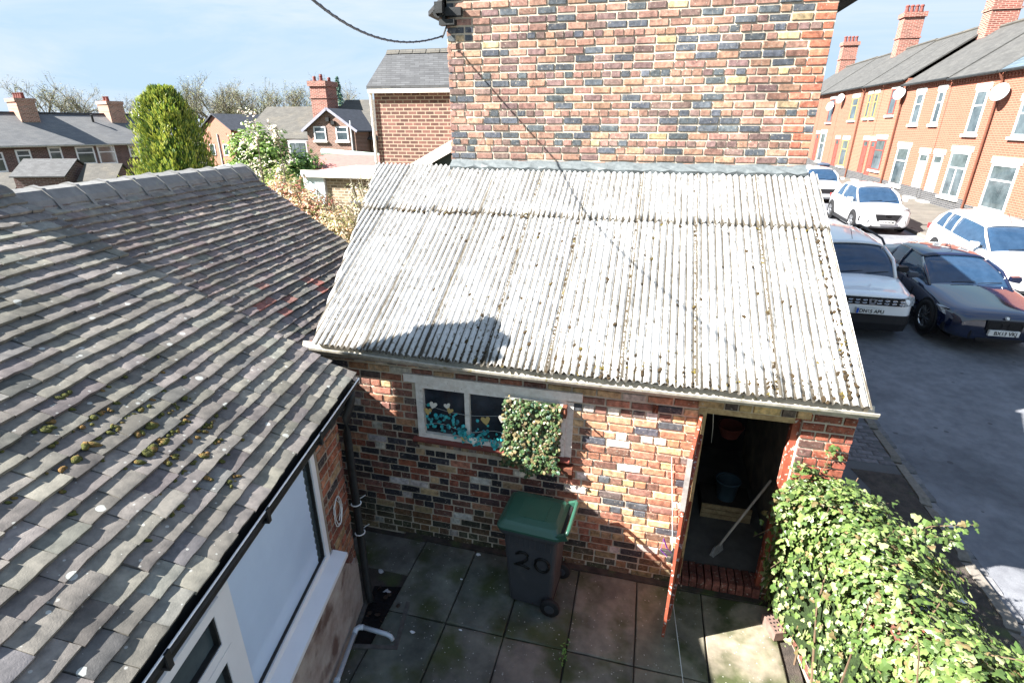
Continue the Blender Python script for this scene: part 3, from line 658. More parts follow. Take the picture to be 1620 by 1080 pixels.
for k in range(nz_):
    z0_, z1_ = zb0+(zb1-zb0)*k/nz_, zb0+(zb1-zb0)*(k+1)/nz_; e0 = LB1-.135-.014*abs(math.sin(k*math.pi/4)); e1 = LB1-.135-.014*abs(math.sin((k+1)*math.pi/4)); last = -1.663
    for j in range(12):
        f0, f1 = j/12, (j+1)/12; bb = lambda f, e: last+(e-last)*f; dv = lambda f: -.0135+.0025*math.sin(f*12*math.pi)
        bl_.poly([wl(dv(f0), bb(f0, e0), z0_), wl(dv(f1), bb(f1, e0), z0_), wl(dv(f1), bb(f1, e1), z1_), wl(dv(f0), bb(f0, e1), z1_)])
bl_.obj('blind', M['blind_reflect'], lwin, smooth=True)

pn = MB(); abox(pn, -.012, -.006, LB0+.13, -1.83, 1.86, LWZ1-.125); pn.obj('pane', M['glass_house'], lwin)
pn = MB(); abox(pn, -.012, -.006, LB0+.13, -1.83, LWZ0+.13, 1.735); pn.obj('pane', M['glass_house'], lwin)
hd = MB(); hd.tube([wl(.035, -2.25, 1.845), wl(.06, -2.25, 1.845), wl(.065, -2.36, 1.85)], .011, 6); hd.obj('handle', M['white_upvc'], lwin)
si = MB(); si.loft([[wl(-.0, b, LWZ0-.004), wl(.018, b, LWZ0+.004), wl(.135, b, LWZ0-.022), wl(.135, b, LWZ0-.06), wl(.115, b, LWZ0-.06), wl(.0, b, LWZ0-.034)] for b in (LB0-.05, LB1+.075)]); si.obj('window_sill', M['white_upvc'], ob)
# ---- roof tiles
RT = 0.5873; RA = math.atan(RT)
def tile_variant(seed, nx=3, ny=4):
    """lies in x (width, -.5...5) y (0 = tail edge, 1 = head) z thickness; cambered and uneven"""
    rd = random.Random(seed); v = []; f = []; cam_ = rd.uniform(.05, .3); side = rd.uniform(-.10, .12)
    for i in range(ny+1):
        for j in range(nx+1):
            x = -.5+j/nx; yy = i/ny
            z = 1.0 + cam_*(1-(2*yy-1)**2)*1.0 - side*(2*x)**2*.6 + rd.uniform(-.10, .10)
            if i == 0: yj = yy + rd.uniform(-.018, .018)
            else: yj = yy
            if i == 0: z += rd.uniform(-.09, .09)
            v.append((x+rd.uniform(-.006, .006), yj, z))
    base = len(v)
    for j in range(nx+1): x, yj, z = v[j]; v.append((x, yj+.008, z-1.0))
    for i in (0, ny): pass
    W_ = nx+1
    for i in range(ny):
        for j in range(nx): f.append((i*W_+j, i*W_+j+1, (i+1)*W_+j+1, (i+1)*W_+j))
    for j in range(nx): f.append((base+j, base+j+1, j+1, j))
    s0 = len(v); v += [(v[i*W_][0], v[i*W_][1], v[i*W_][2]-1.0) for i in range(ny+1)] + [(v[i*W_+nx][0], v[i*W_+nx][1], v[i*W_+nx][2]-1.0) for i in range(ny+1)]
    for i in range(ny):
        f.append((s0+i, i*W_, (i+1)*W_, s0+i+1)); a = s0+ny+1; f.append((a+i, a+i+1, (i+1)*W_+nx, i*W_+nx))
    return v, f
TV = [tile_variant(300+i) for i in range(9)]
TM = [vf_mesh('tile', v, M['tile_o'], True) for v in TV]
for m in TM:
    m.polygons.foreach_set('use_smooth', [k < 12 for k in range(len(m.polygons))])
pal_tile = palette([(50, (.175, .162, .142)), (24, (.16, .148, .132)), (14, (.155, .152, .136)), (8, (.15, .135, .125)), (6, (.115, .113, .108))])
pal_tile2 = palette([(40, (.18, .163, .147)), (25, (.165, .146, .135)), (12, (.172, .166, .148)), (12, (.172, .142, .13))])
def tile_roof(fn, along, downh, tan_, a_eave, z_eave, ncourse, gauge, b0, b1, pitch, length, thick, cfun, hole=None):
    """fn(a,b,z)->world; along: unit vector of the courses; downh: horizontal unit vector pointing down the slope"""
    items = []; ang = math.atan(tan_); ca, sa = math.cos(ang), math.sin(ang)
    up = -downh*ca + UZ*sa; nr = downh*sa + UZ*ca
    for i in range(ncourse):
        a = a_eave - i*gauge*ca; z = z_eave + i*gauge*sa
        b = b0 + (pitch*.5 if i % 2 else 0) - random.uniform(0, .01); wob = random.uniform(-.003, .003)
        while b < b1-.02:
            wdt = pitch
            if b+wdt > b1: wdt = b1-b
            e = b if b > b0 else b0
            if wdt > .05:
                tilt = math.atan(2.0*thick/length)*random.uniform(.88, 1.12) + .03 + random.uniform(-.018, .02)
                roll = random.uniform(-.016, .016)
                y_ax = (up*math.cos(tilt) - nr*math.sin(tilt)).normalized(); x_ax = (along*math.cos(roll)+nr*math.sin(roll)).normalized(); z_ax = x_ax.cross(y_ax)
                if z_ax.dot(nr) < 0: z_ax = -z_ax
                mt = Matrix((x_ax*(wdt-.004), y_ax*length, z_ax*thick)).transposed().to_4x4()
                mt.translation = fn(a, b+wdt/2, z) + nr*(2.0*thick+wob+random.uniform(-.002, .002)) - up*random.uniform(-.006, .006)
                items.append((mt, cfun(a, b, i)))
            b += pitch
    return items
roof = MB(); ridge_a = -2.46
zr = 2.45+(.10-ridge_a)*RT
roof.poly([wl(.10, -6, 2.44), wl(.10, .17, 2.44), wl(ridge_a, .17, zr-.01), wl(ridge_a, -6, zr-.01)]); roof.poly([wl(-5.0, -6, 2.44), wl(-5.0, .17, 2.44), wl(ridge_a, .17, zr-.01), wl(ridge_a, -6, zr-.01)])
roof.poly([wl(.10, .17, 2.44), wl(ridge_a, .17, zr-.01), wl(ridge_a, .17, zr-.07), wl(.10, .17, 2.37)])
roof1 = roof.obj('roof', M['mortar_grey'], ob)
items = tile_roof(lambda a, b, z: wl(a, b, z), AU, AN, RT, .152, 2.455, 28, .110, -3.5, .20, .180, .235, .0195, lambda a, b, i: pal_tile())
place_pieces(roof1, 'tile', TV, TM, items, M['tile_a'], 300, 'upper_tiles')
rt = MB()
for k in range(12):
    b0 = .22-.46*(k+1)
    n = 7; ring = lambda b, r: [wl(ridge_a+r*1.25*math.cos(math.pi*j/n), b, zr-.02+r*.75*math.sin(math.pi*j/n)) for j in range(n+1)]
    q = MB(); q.loft([ring(b0+.01, .13), ring(b0+.45, .13)], closed=False, cap=False); q.loft([ring(b0+.0, .145), ring(b0+.05, .145)], closed=False, cap=False)
    q.obj('ridge_tile', pmat('ridge_tile', (.14, .13, .12), (.10, .095, .09)) if k == 0 else bpy.data.materials['ridge_tile'], roof1, smooth=True)
# gutter, fascia, downpipe
gt = MB(); prof = [(.085, 2.425), (.085, 2.365), (.115, 2.345), (.155, 2.36), (.172, 2.405), (.176, 2.42), (.165, 2.42), (.15, 2.375), (.115, 2.36), (.097, 2.425)]
gt.loft([[wl(a, b, z) for a, z in prof] for b in (-4.2, -2.5, -1.2, .26)]); gt.obj('gutter', M['black_iron'], ob)
lp = MB(); lp.tube([wl(.171, -4.2, 2.424), wl(.171, .255, 2.424)], .006, 6); lp.obj('gutter_lip', pmat('lip_glint', (.82, .84, .86), (.7, .72, .74), bump=0, rough=.3), ob)  # white tube, sky glint along the lip put into its colour
fb = MB(); abox(fb, .05, .075, -4.2, .2, 2.22, 2.44); fb.obj('fascia_board', M['black_iron'], ob)
so_ = MB(); abox(so_, -.006, .05, -4.2, .2, 2.22, 2.24); so_.obj('soffit', M['black_iron'], ob)
for b in (-.62, -1.42, -2.3):
    q = MB(); abox(q, .06, .182, b-.015, b+.015, 2.335, 2.35); abox(q, .172, .182, b-.015, b+.015, 2.35, 2.43); q.obj('gutter_bracket', M['black_iron'], ob)
dp = MB(); dp.tube([wl(.125, .16, 2.36), wl(.12, .15, 2.27), wl(.075, .11, 2.12), wl(.065, .10, 1.98), wl(.065, .10, .12), wl(.10, .06, .04)], .036, 12); dpipe = dp.obj('downpipe', M['black_iron'], ob, smooth=True)
for z in (1.22, .88):
    q = MB(); q.tube([wl(.065+.044*math.cos(t), .10+.044*math.sin(t), z) for t in [R_(x) for x in range(-170, 100, 18)]], .006, 5); q.tube([wl(.065+.04*math.cos(R_(95)), .10+.04*math.sin(R_(95)), z), wl(.14, .16, z+.05)], .004, 5); q.obj('cable_tie', pmat('white_tie', (.7, .7, .68), bump=0), dpipe)
# chimney stack at the head of the roof (just out of frame, it shades the verge and the shed eave)
ch = MB(); abox(ch, -3.40, -2.78, -.33, .11, 3.2, 5.78); abox(ch, -3.44, -2.74, -.37, .15, 5.66, 5.77); chim = ch.obj('chimney', courses(pmat('chimney_brick', (.25, .10, .07), (.14, .07, .05)), (1, .3, 0), .235, .087, (.35, .3, .24)), ob)
for b in (-.22, .0):
    q = MB(); q.lathe([(.11, 0), (.10, .3), (.12, .33), (.09, .33), (.08, .1)], wl(-3.09, b, 5.78), UZ, 12); q.obj('chimney_pot', M['red_sill'], chim)

# ================================================================== REAR OUTHOUSE (second tiled roof)
R2 = R_(6.8); BN = Vector((math.cos(R2), math.sin(R2), 0)); BU = Vector((-math.sin(R2), math.cos(R2), 0)); BO = wl(-2.98, .93, 0)
def w2(a, b, z=0): return BO + BN*a + BU*b + UZ*z
oh = empty('tiled_outhouse', w2(1.3, 1.5, 0), 'lower dark tiled outhouse with stone ridge tiles beside the corrugated shed', 'outbuilding')
T2 = .70; B2a, B2b, ND = -.95, 3.28, 2.32
ow = MB(); bx = lambda a0, a1, b0, b1, z0, z1: ow.obox(w2((a0+a1)/2, (b0+b1)/2, (z0+z1)/2), BN, BU, UZ, (a1-a0)/2, (b1-b0)/2, (z1-z0)/2)
bx(1.5, 1.72, -.3, 3.12, -.1, 2.55); bx(-1.8, 1.5, 2.95, 3.12, -.1, 2.55)
ow.poly([w2(-1.8, 3.12, 2.5), w2(1.72, 3.12, 2.5), w2(0, 3.12, 3.78)]); ow.obj('wall', M['mortar_grey'], oh)
rf = MB(); zq = lambda a: 3.84-a*T2
rf.poly([w2(0, B2a, zq(0)), w2(0, B2b, zq(0)), w2(ND, B2b, zq(ND)), w2(ND, B2a, zq(ND))]); rf.poly([w2(0, B2a, zq(0)), w2(0, B2b, zq(0)), w2(-ND, B2b, zq(ND)), w2(-ND, B2a, zq(ND))])
rf.poly([w2(0, B2b-.02, zq(0)), w2(ND, B2b-.02, zq(ND)), w2(ND, B2b-.02, zq(ND)-.1), w2(0, B2b-.02, zq(0)-.1)])
roof2 = rf.obj('roof', M['mortar_grey'], oh)
def col2(a, b, i):
    if 2 < i < 12 and 0.3 < b < 1.7 and random.random() < .10: return (.25*random.uniform(.8, 1.2), .12, .10)
    return pal_tile2()
ncs = 28; g2 = .10; an2 = math.atan(T2)
items = tile_roof(lambda a, b, z: w2(a, b, z), BU, BN, T2, ND, zq(ND), ncs, g2, B2a, B2b, .172, .18, .0185, col2)
place_pieces(roof2, 'tile', TV, TM, items, M['tile_a'], 300, 'far_tiles')
M['ridge_stone'] = pmat('ridge_stone', (.20, .20, .195), (.14, .14, .14), ns=10, third=(.2, .2, .17), t_ns=14)
for k in range(12):
    b0 = -.90+k*.352; q = MB(); t = random.uniform(-.008, .008)
    sec = lambda b, e: [w2(-.24-e, b, zq(.24)-.0+e), w2(-.19, b, zq(.22)+.02+e), w2(-.08, b, zq(0)+.05+e+t), w2(.0, b, zq(0)+.07+e+t), w2(.10, b, zq(0)+.045+e), w2(.185, b, zq(0)-.035+e), w2(.245+e, b, zq(.235)+.012+e), w2(.235, b, zq(.235)-.03), w2(-.24, b, zq(.24)-.03)]
    q.loft([sec(b0+.006, 0), sec(b0+.34, 0)]); q.loft([sec(b0+.315, .016), sec(b0+.352, .016)]); q.obj('ridge_tile', M['ridge_stone'], roof2)
mb_ = MB(); mb_.obox(w2(.25, (B2a+B2b)/2, zq(.25)+.012), BU, (BN*math.cos(an2)-UZ*math.sin(an2)), BN, (B2b-B2a)/2, .05, .012); mb_.obj('ridge_bedding', pmat('mortar_bed', (.22, .15, .12), (.13, .09, .075)), roof2)

# ================================================================== NEIGHBOUR'S GABLE HOUSE
gh = empty('gable_house', (-1.0, 6, 0), 'brick end-terrace house whose tall gable rises behind the corrugated roof', 'house')
GX0, GX1, GY = -3.26, 1.17, 2.74; APX = (GX0+GX1)/2; EZ = 5.92; AZ = 7.75; GB = 8.8
hb = MB(); hb.box(GX0, GX1, GY+.006, GB, -.1, EZ); hb.loft([[(GX0, y_, EZ), (GX1, y_, EZ), (APX, y_, AZ)] for y_ in (GY+.006, GB)])
gwall = hb.obj('gable_wall', M['mortar_cream'], gh)
pal_g = palette([(34, (.285, .163, .127)), (24, (.35, .205, .142)), (24, (.085, .098, .112)), (18, (.185, .122, .11)), (2.2, (.42, .33, .19))])
def gcol(x, z, r):
    X = x+GX0
    if X > 1.17-.25: return palette([(1, (.44, .16, .10))])() if random.random() < .9 else pal_g()
    if X > .62 and random.random() < .3: return palette([(1, (.44, .34, .19)), (2, (.2, .11, .08))])()
    return pal_g()
ZB = 3.60
def rowx(z):
    Z = z+ZB
    if Z < EZ-.05: return (0, GX1-GX0)
    k = (Z-EZ)/(AZ-EZ); return (k*(APX-GX0), (GX1-GX0)-k*(GX1-APX))
cells = lay_bricks(GX1-GX0, AZ-ZB-.1, .087, .235, rowfun=rowx)
items = bricks_to_items(cells, (GX0, GY+.006, ZB), (1, 0, 0), (0, -1, 0), .010, gcol)
place_pieces(gwall, 'brick', BRV, BRM, items, M['brick_a'], 300, 'outer_bricks')
it = bricks_to_items(lay_bricks(1.2, 5.8, .087, .235), (GX0, GY+1.2, 0), (0, -1, 0), (-1, 0, 0), .008, gcol)
place_pieces(gwall, 'brick', BRV, BRM, it, M['brick_a'], 0, 'side_bricks')
rf = MB()
for s, xe in ((-1, GX0-.22), (1, GX1+.22)):
    ze = EZ-.22*(AZ-EZ)/(APX-GX0)
    rf.loft([[(xe, y_, ze+.02), (APX, y_, AZ+.06), (APX, y_, AZ+.0), (xe, y_, ze-.03)] for y_ in (GY-.06, GB)])
M['slate'] = courses(pmat('slate', (.085, .088, .092), (.06, .062, .066), ns=3, rough=.7), (1, .4, 0), .26, .052, (.035, .035, .036), .35, .006)
rf.obj('roof', M['slate'], gh)
gt = MB(); prof = [(-3.27, 5.74), (-3.29, 5.69), (-3.34, 5.675), (-3.39, 5.70), (-3.41, 5.75), (-3.39, 5.75), (-3.34, 5.69), (-3.28, 5.74)]
gt.loft([[(a, y_, z) for a, z in prof] for y_ in (GY-.10, GB)]); gt.box(-3.30, -3.26, GY-.07, GB, 5.62, 5.84); gt.obj('gutter', M['black_iron'], gh)
br = MB(); br.box(-3.33, -3.13, GY-.10, GY, 5.60, 5.66); br.box(-3.36, -3.26, GY-.16, GY+.05, 5.72, 5.84); br.box(-3.27, -3.05, GY-.07, GY-.0, 5.70, 5.79); br.tube([(-3.24, GY-.06, 5.60), (-3.28, GY-.08, 5.50), (-3.30, GY-.09, 5.46)], .012, 6)
br.obj('eave_bracket', M['black_iron'], gh)
# overhead service cable swagging from the bracket towards the upper left
cb = MB(); A = Vector((-3.29, 2.64, 5.48)); B = Vector((-2.70, -1.45, 5.26)); pts = []
for k in range(33):
    t = k/32; P = A.lerp(B, t); P.z -= .22*4*t*(1-t)*(1-.6*t); P.x -= .55*4*t*(1-t)*.45; pts.append(P)
d_ = (pts[-1]-pts[-2]); pts += [pts[-1]+d_*3+Vector((.0, -.1, .12)), pts[-1]+d_*8+Vector((.0, -.5, .6))]
cb.tube(pts, .010, 6); tw = []
for k in range(0, 130):
    t = k/129*31; i = int(t); P = pts[i].lerp(pts[i+1], t-i); tw.append(P+Vector((.010*math.cos(k*1.1), .004, .011*math.sin(k*1.1))))
cb.tube(tw, .004, 4)
cb.obj('overhead_cable', pmat('cable_sheath', (.06, .075, .10), bump=0, rough=.5), smooth=True, label='black overhead cable sagging from the gable eave bracket across the sky', cat='cable')

# ================================================================== THINGS IN THE YARD
def text_mesh(txt, size, mat, extrude=0.0, bold=0.0):
    cu = bpy.data.curves.new('lettering', 'FONT'); cu.body = txt; cu.size = size; cu.extrude = extrude; cu.align_x = 'CENTER'; cu.align_y = 'CENTER'; cu.offset = bold
    o = bpy.data.objects.new('lettering', cu); COL.objects.link(o); dg = bpy.context.evaluated_depsgraph_get()
    me = bpy.data.meshes.new_from_object(o.evaluated_get(dg)); bpy.data.objects.remove(o); me.materials.clear(); me.materials.append(mat); return me
# ---- wheelie bin: front to the left, hinge and wheels to the right; its flank faces the camera
bin_ = empty('wheelie_bin', (-1.36, -.44, 0), 'dark grey wheelie bin with green lid and black number 20 painted on its side', 'bin')
M['bin_grey'] = pmat('bin_plastic', (.045, .048, .055), (.035, .037, .042), rough=.5, ns=3, fine=300, bump=.1, spec=.4, third=(.07, .07, .07), t_ns=8, t_pos=(.6, .8))
M['bin_green'] = pmat('lid_plastic', (.026, .085, .058), (.02, .07, .047), rough=.38, ns=4, bump=.08, spec=.45)
M['rubber'] = pmat('rubber', (.018, .018, .019), (.012, .012, .012), rough=.8, ns=20)
BR = Matrix.Rotation(R_(-4), 4, 'Z'); BR.translation = Vector((-1.365, -.445, 0))
def bpt(x, y, z): return BR @ Vector((x, y, z))
def rrect(hx0, hx1, hy, z, r=.05, n=4):
    p = []
    for cx, cy, a0 in ((hx1-r, hy-r, 0), (hx0+r, hy-r, 90), (hx0+r, -hy+r, 180), (hx1-r, -hy+r, 270)):
        for k in range(n+1): a = R_(a0+90*k/n); p.append(bpt(cx+r*math.cos(a), cy+r*math.sin(a), z))
    return p
b = MB(); b.loft([rrect(-.215, .225, .20, .03), rrect(-.22, .225, .205, .08), rrect(-.262, .262, .235, .84), rrect(-.265, .262, .238, .90)])
body = b.obj('body', M['bin_grey'], bin_, smooth=False)
b = MB(); b.loft([rrect(-.305, .285, .262, .90, .06), rrect(-.31, .29, .268, .915, .06), rrect(-.31, .29, .268, .945, .06), rrect(-.285, .275, .25, .955, .06)]); b.obj('rim', M['bin_grey'], bin_)
for k in range(9):
    x = -.2+k*.05; q = MB(); q.obox(bpt(x, -.236, .83), Vector((1, 0, 0)), Vector((0, 1, 0)), UZ, .006, .008, .06); q.obj('rib', M['bin_grey'], body)
b = MB()
b.loft([rrect(-.325, .30, .275, .952, .06), rrect(-.325, .30, .275, .975, .06), rrect(-.29, .27, .245, 1.01, .06), rrect(-.26, .255, .22, 1.03, .06), rrect(-.15, .22, .15, 1.045, .06)])
lid = b.obj('lid', M['bin_green'], bin_)
b = MB(); b.obox(bpt(.02, -.02, 1.044), BR.to_3x3() @ Vector((1, 0, 0)), BR.to_3x3() @ Vector((0, 1, 0)), UZ, .10, .13, .006); b.obj('lid_panel', M['bin_green'], lid)
b = MB(); b.tube([bpt(.34, -.235, 1.02), bpt(.355, -.20, 1.035), bpt(.355, .20, 1.035), bpt(.34, .235, 1.02)], .021, 8); b.obj('handle', M['bin_green'], lid, smooth=True)
for s in (-.24, .24):
    b = MB(); b.obox(bpt(.30, s, .985), BR.to_3x3() @ Vector((.9, 0, .4)), BR.to_3x3() @ Vector((0, 1, 0)), BR.to_3x3() @ Vector((-.4, 0, .9)), .06, .018, .03); b.obj('hinge_lug', M['bin_green'], lid)
b = MB(); b.obox(bpt(.285, 0, .99), BR.to_3x3() @ Vector((1, 0, 0)), BR.to_3x3() @ Vector((0, 1, 0)), UZ, .03, .2, .004); b.obj('hinge_slot', M['rubber'], lid)
for s in (-1, 1):
    b = MB(); b.lathe([(.0, -.026), (.055, -.026), (.06, -.018), (.092, -.024), (.10, -.012), (.10, .012), (.092, .024), (.06, .018), (.0, .024)], bpt(.22, s*.248, .10), BR.to_3x3() @ Vector((0, 1, 0)), 22)
    wh = b.obj('wheel', M['rubber'], bin_, smooth=True); b = MB(); b.lathe([(.0, -.03), (.05, -.028), (.052, .0), (.0, .03)], bpt(.22, s*.249, .10), BR.to_3x3() @ Vector((0, 1, 0)), 16); b.obj('hub', M['bin_grey'], wh)
b = MB(); b.tube([bpt(.22, -.24, .10), bpt(.22, .24, .10)], .014, 8); b.obj('axle', M['black_iron'], bin_)
pm = pmat('black_spray_paint', (.006, .006, .006), bump=0, rough=.5)
def flank(u, v):   # u right, v up on the flank facing the camera
    z = v; hy = .205+.03*(z-.08)/.76; return bpt(u, -hy-.004, z)
for ch, pts in (('2', [(-.13, .665), (-.09, .70), (-.045, .70), (-.015, .67), (-.02, .625), (-.06, .575), (-.11, .545), (-.145, .535), (-.10, .535), (-.055, .53), (-.0, .505)]),
                ('0', [(.125+.068*math.cos(R_(a)), .59+.082*math.sin(R_(a))) for a in range(20, 400, 20)])):
    b = MB(); b.tube([flank(*p) for p in pts], .015, 6); b.obj('painted_digit', pm, bin_, smooth=True)

# ---- leaf helpers
def leaf_vf(kind='ivy'):
    if kind == 'ivy': o = [(0, 0), (.35, -.02), (.5, .28), (.28, .42), (.32, .72), (0, 1.0), (-.32, .72), (-.28, .42), (-.5, .28), (-.35, -.02)]
    elif kind == 'round': o = [(0, 0), (.32, .12), (.45, .5), (.28, .88), (0, 1), (-.28, .88), (-.45, .5), (-.32, .12)]
    else: o = [(0, 0), (.22, .35), (.16, .7), (0, 1), (-.16, .7), (-.22, .35)]
    v = [(x, y, -.18*abs(x)*2 - .12*(y-.4)**2) for x, y in o] + [(0, .45, .03)]
    n = len(o); f = [(k, (k+1) % n, n) for k in range(n)]
    return v, f
LEAF = {k: leaf_vf(k) for k in ('ivy', 'round', 'lance')}
M['leaf'] = pmat('leaf', (1, 1, 1), source='attr', ns=9, fine=60, bump=.0, lo=.8, hi=1.2, rough=.42, spec=.45)
def leaf_trans(m, amt=.35):
    t = m.node_tree; N = t.nodes; L = t.links.new; b = node(m, 'ShaderNodeBsdfPrincipled')[0]; o = node(m, 'ShaderNodeOutputMaterial')[0]
    tr = N.new('ShaderNodeBsdfTranslucent'); L(b.inputs['Base Color'].links[0].from_socket, tr.inputs['Color']); mx_ = N.new('ShaderNodeMixShader'); mx_.inputs[0].default_value = amt
    L(b.outputs[0], mx_.inputs[1]); L(tr.outputs[0], mx_.inputs[2]); L(mx_.outputs[0], o.inputs['Surface'])
leaf_trans(M['leaf'], .3)
def put_leaf(mb, P, nrm, size, col, kind='ivy', rd=random, droop=.5):
    nrm = (Vector(nrm)+Vector((rd.uniform(-.6, .6), rd.uniform(-.6, .6), rd.uniform(-.35, .6)))).normalized()
    t = Vector((rd.uniform(-1, 1), rd.uniform(-1, 1), -droop)); t -= nrm*t.dot(nrm)
    if t.length < .05: t = nrm.orthogonal()
    t.normalize(); s = t.cross(nrm); k = size*rd.uniform(.65, 1.3)
    mt = Matrix((s*k, t*k, nrm*k)).transposed().to_4x4(); mt.translation = Vector(P); mb.append(LEAF[kind], mt, col)
def greens(lst):
    p = palette(lst); return p

# ---- artificial ivy screen hung over the right half of the window
iv = empty('ivy_screen', (-1.49, -.1, 1.25), 'square of green and brown artificial ivy hung over right half of shed window', 'artificial ivy')
pg = palette([(30, (.05, .098, .035)), (20, (.095, .14, .052)), (18, (.20, .165, .08)), (12, (.12, .09, .045)), (8, (.04, .085, .05))])
rd = random.Random(5); mb = MB()
for k in range(2300):
    u = rd.random(); v = rd.random(); x = -1.77+.55*u+rd.uniform(-.012, .012); zlow = 1.22+.05*math.sin(u*9)+.03*math.sin(u*23); z = zlow+(2.02-.02*u-zlow)*v
    x += -.02*(1-v)
    put_leaf(mb, (x, -.075-rd.random()*.055-.02*math.sin(u*14)*math.sin(v*12), z), (0, -1, .25), .036, pg(), 'round', rd)
mb.obj('foliage', M['leaf'], iv, kind='stuff', fixn=False)
q = MB(); q.box(-1.765, -1.235, -.07, -.062, 1.28, 2.0); q.obj('backing_mesh', pmat('dark_mesh', (.02, .03, .02), bump=0), iv)
# ---- garland of teal foil leaves and paper hearts strung across the panes
gl = empty('leaf_garland', (-2.2, -.05, 1.45), 'teal leaf garland with pale hearts strung across the shed window', 'garland')
rd = random.Random(9); mb = MB(); pt_ = palette([(5, (.03, .36, .38)), (3, (.06, .45, .47)), (2, (.02, .22, .25))])
for k in range(150):
    x = rd.uniform(-2.62, -1.76); c = 1.57+.05*math.sin(x*7) - .06*(x > -2.2); z = c + rd.gauss(0, .075)
    if z > WZ1-.1 or z < WZ0-.02: continue
    put_leaf(mb, (x, -.035-rd.random()*.03, z), (0, -1, .3), .036, pt_(), 'round', rd)
mb.obj('teal_leaves', M['leaf'], gl, kind='stuff', fixn=False)
mb = MB(); mb.tube([(-2.70+.94*t, -.03, 1.80-.07*math.sin(math.pi*t)-.02*t) for t in [k/12 for k in range(13)]], .0025, 4); mb.tube([(-2.64+.86*t, -.035, 1.55+.03*math.sin(9*t)) for t in [k/14 for k in range(15)]], .003, 4); mb.obj('string', pmat('grey_string', (.4, .42, .4), bump=0), gl)
HEART = [(0, -.5), (.3, -.15), (.48, .2), (.38, .45), (.15, .45), (0, .25), (-.15, .45), (-.38, .45), (-.48, .2), (-.3, -.15)]
for x, z, s, c in ((-2.54, 1.80, .085, 'w'), (-2.385, 1.81, .07, 'w'), (-1.81, 1.745, .085, 'w'), (-2.60, 1.72, .085, 'g'), (-2.36, 1.76, .07, 'g'), (-1.98, 1.70, .10, 'g'), (-2.12, 1.44, .09, 'w'), (-2.22, 1.45, .06, 'g')):
    q = MB(); tl = random.uniform(-.4, .4)
    p3 = [(x+s*(a*math.cos(tl)-b_*math.sin(tl)), -.062+.01*a, z+s*(a*math.sin(tl)+b_*math.cos(tl))) for a, b_ in HEART]
    q.loft([p3, [(a, b_+.004, d) for a, b_, d in p3]])
    nm = 'paper_cream' if c == 'w' else 'paper_gold'
    q.obj('paper_heart', bpy.data.materials.get(nm) or (pmat('paper_cream', (.72, .70, .62), bump=0) if c == 'w' else pmat('paper_gold', (.48, .36, .14), bump=0)), gl)

# ---- garden wall smothered in ivy, right of the yard
gwv = Vector((.17, -.985, 0)); gw0 = Vector((1.12, -.06, 0)); gwn = Vector((.985, .17, 0))
gwl = empty('garden_wall', gw0, 'low brick garden wall buried under ivy beside the pavement', 'wall')
q = MB(); q.obox(gw0+gwv*1.6+Vector((0, 0, .62)), gwv, gwn, UZ, 1.6, .10, .72); core = q.obj('mortar_core', M['mortar_grey'], gwl)
it = []
for sgn in (1, -1):
    it += bricks_to_items(lay_bricks(3.2, 1.34, .087, .235), gw0+gwn*(sgn*.10)+gwv*(0 if sgn > 0 else 3.2)+Vector((0, 0, -.0)), gwv*sgn, gwn*sgn, .008, lambda x, z, r: pal_left())
place_pieces(core, 'brick', BRV, BRM, it, M['brick_a'], 60, 'hidden_bricks')
ivy = empty('ivy_bush', (1.25, -.9, 0), 'big sunlit mass of green ivy spilling over the garden wall by the doorway', 'ivy')
pi_ = palette([(30, (.11, .17, .045)), (22, (.155, .22, .062)), (28, (.06, .105, .028)), (16, (.27, .31, .14)), (7, (.17, .13, .06))])
rd = random.Random(21); mb = MB(); stem = MB()
def crest(s):     # s along the wall 0..3.2 -> height of the ivy crown
    return 1.64 - .10*math.exp(-((s-.0)/.25)**2) + .07*math.sin(s*3.1+.5) + .04*math.sin(s*8.3)
def halfw(s): return .26+.06*math.sin(s*2.3+1)+.05*math.sin(s*6.1)
n = 0
while n < 13000:
    s = rd.uniform(-.12, 3.1); a = rd.uniform(-.5, math.pi+.5)       # angle round the cross-section: 0 right, pi left
    hz = crest(s); w_ = halfw(s)*1.15 if a > math.pi/2 else halfw(s)+.38*min(1, max(0, s-.15)/.5); lump = 1+.20*noise.noise(Vector((s*2.2, a*1.1, 1)))+.14*noise.noise(Vector((s*6, a*3, 4)))
    shell = lump*rd.uniform(.62, 1.05)
    if a < 0 or a > math.pi:
        zz = hz-.45-rd.random()*1.05; off = math.copysign(w_*shell*(1-.25*(hz-.45-zz)), math.cos(a)); nr = gwn*math.copysign(1, math.cos(a))+Vector((0, 0, .25))
        if zz < .0: continue
    else:
        zz = hz-.45+.45*math.sin(a)*shell; off = w_*math.cos(a)*shell; nr = gwn*math.cos(a)+UZ*math.sin(a)
    if noise.noise(Vector((s*4.5, a*2.6, 7.7))) < -.22 and rd.random() < .75: continue
    P = gw0+gwv*s+gwn*off+UZ*zz
    put_leaf(mb, P, nr, .044*(.5+.9*rd.random()), pi_(), 'ivy', rd); n += 1
def sprig(P0, P1, cnt, sz=.045):
    P0 = Vector(P0); P1 = Vector(P1); mid = (P0+P1)/2+Vector((0, 0, .06)); pts = [P0.lerp(mid, t/4) for t in range(5)]+[mid.lerp(P1, t/4) for t in range(1, 5)]
    stem.tube(pts, [.006-.0005*k for k in range(9)], 5)
    for k in range(cnt):
        t = rd.random()*8; i = min(7, int(t)); Q = pts[i].lerp(pts[i+1], t-i)+Vector((rd.gauss(0, .03), rd.gauss(0, .03), rd.gauss(0, .03))); put_leaf(mb, Q, (0, -.4, .7), sz*(.6+.7*rd.random()), pi_(), 'ivy', rd)
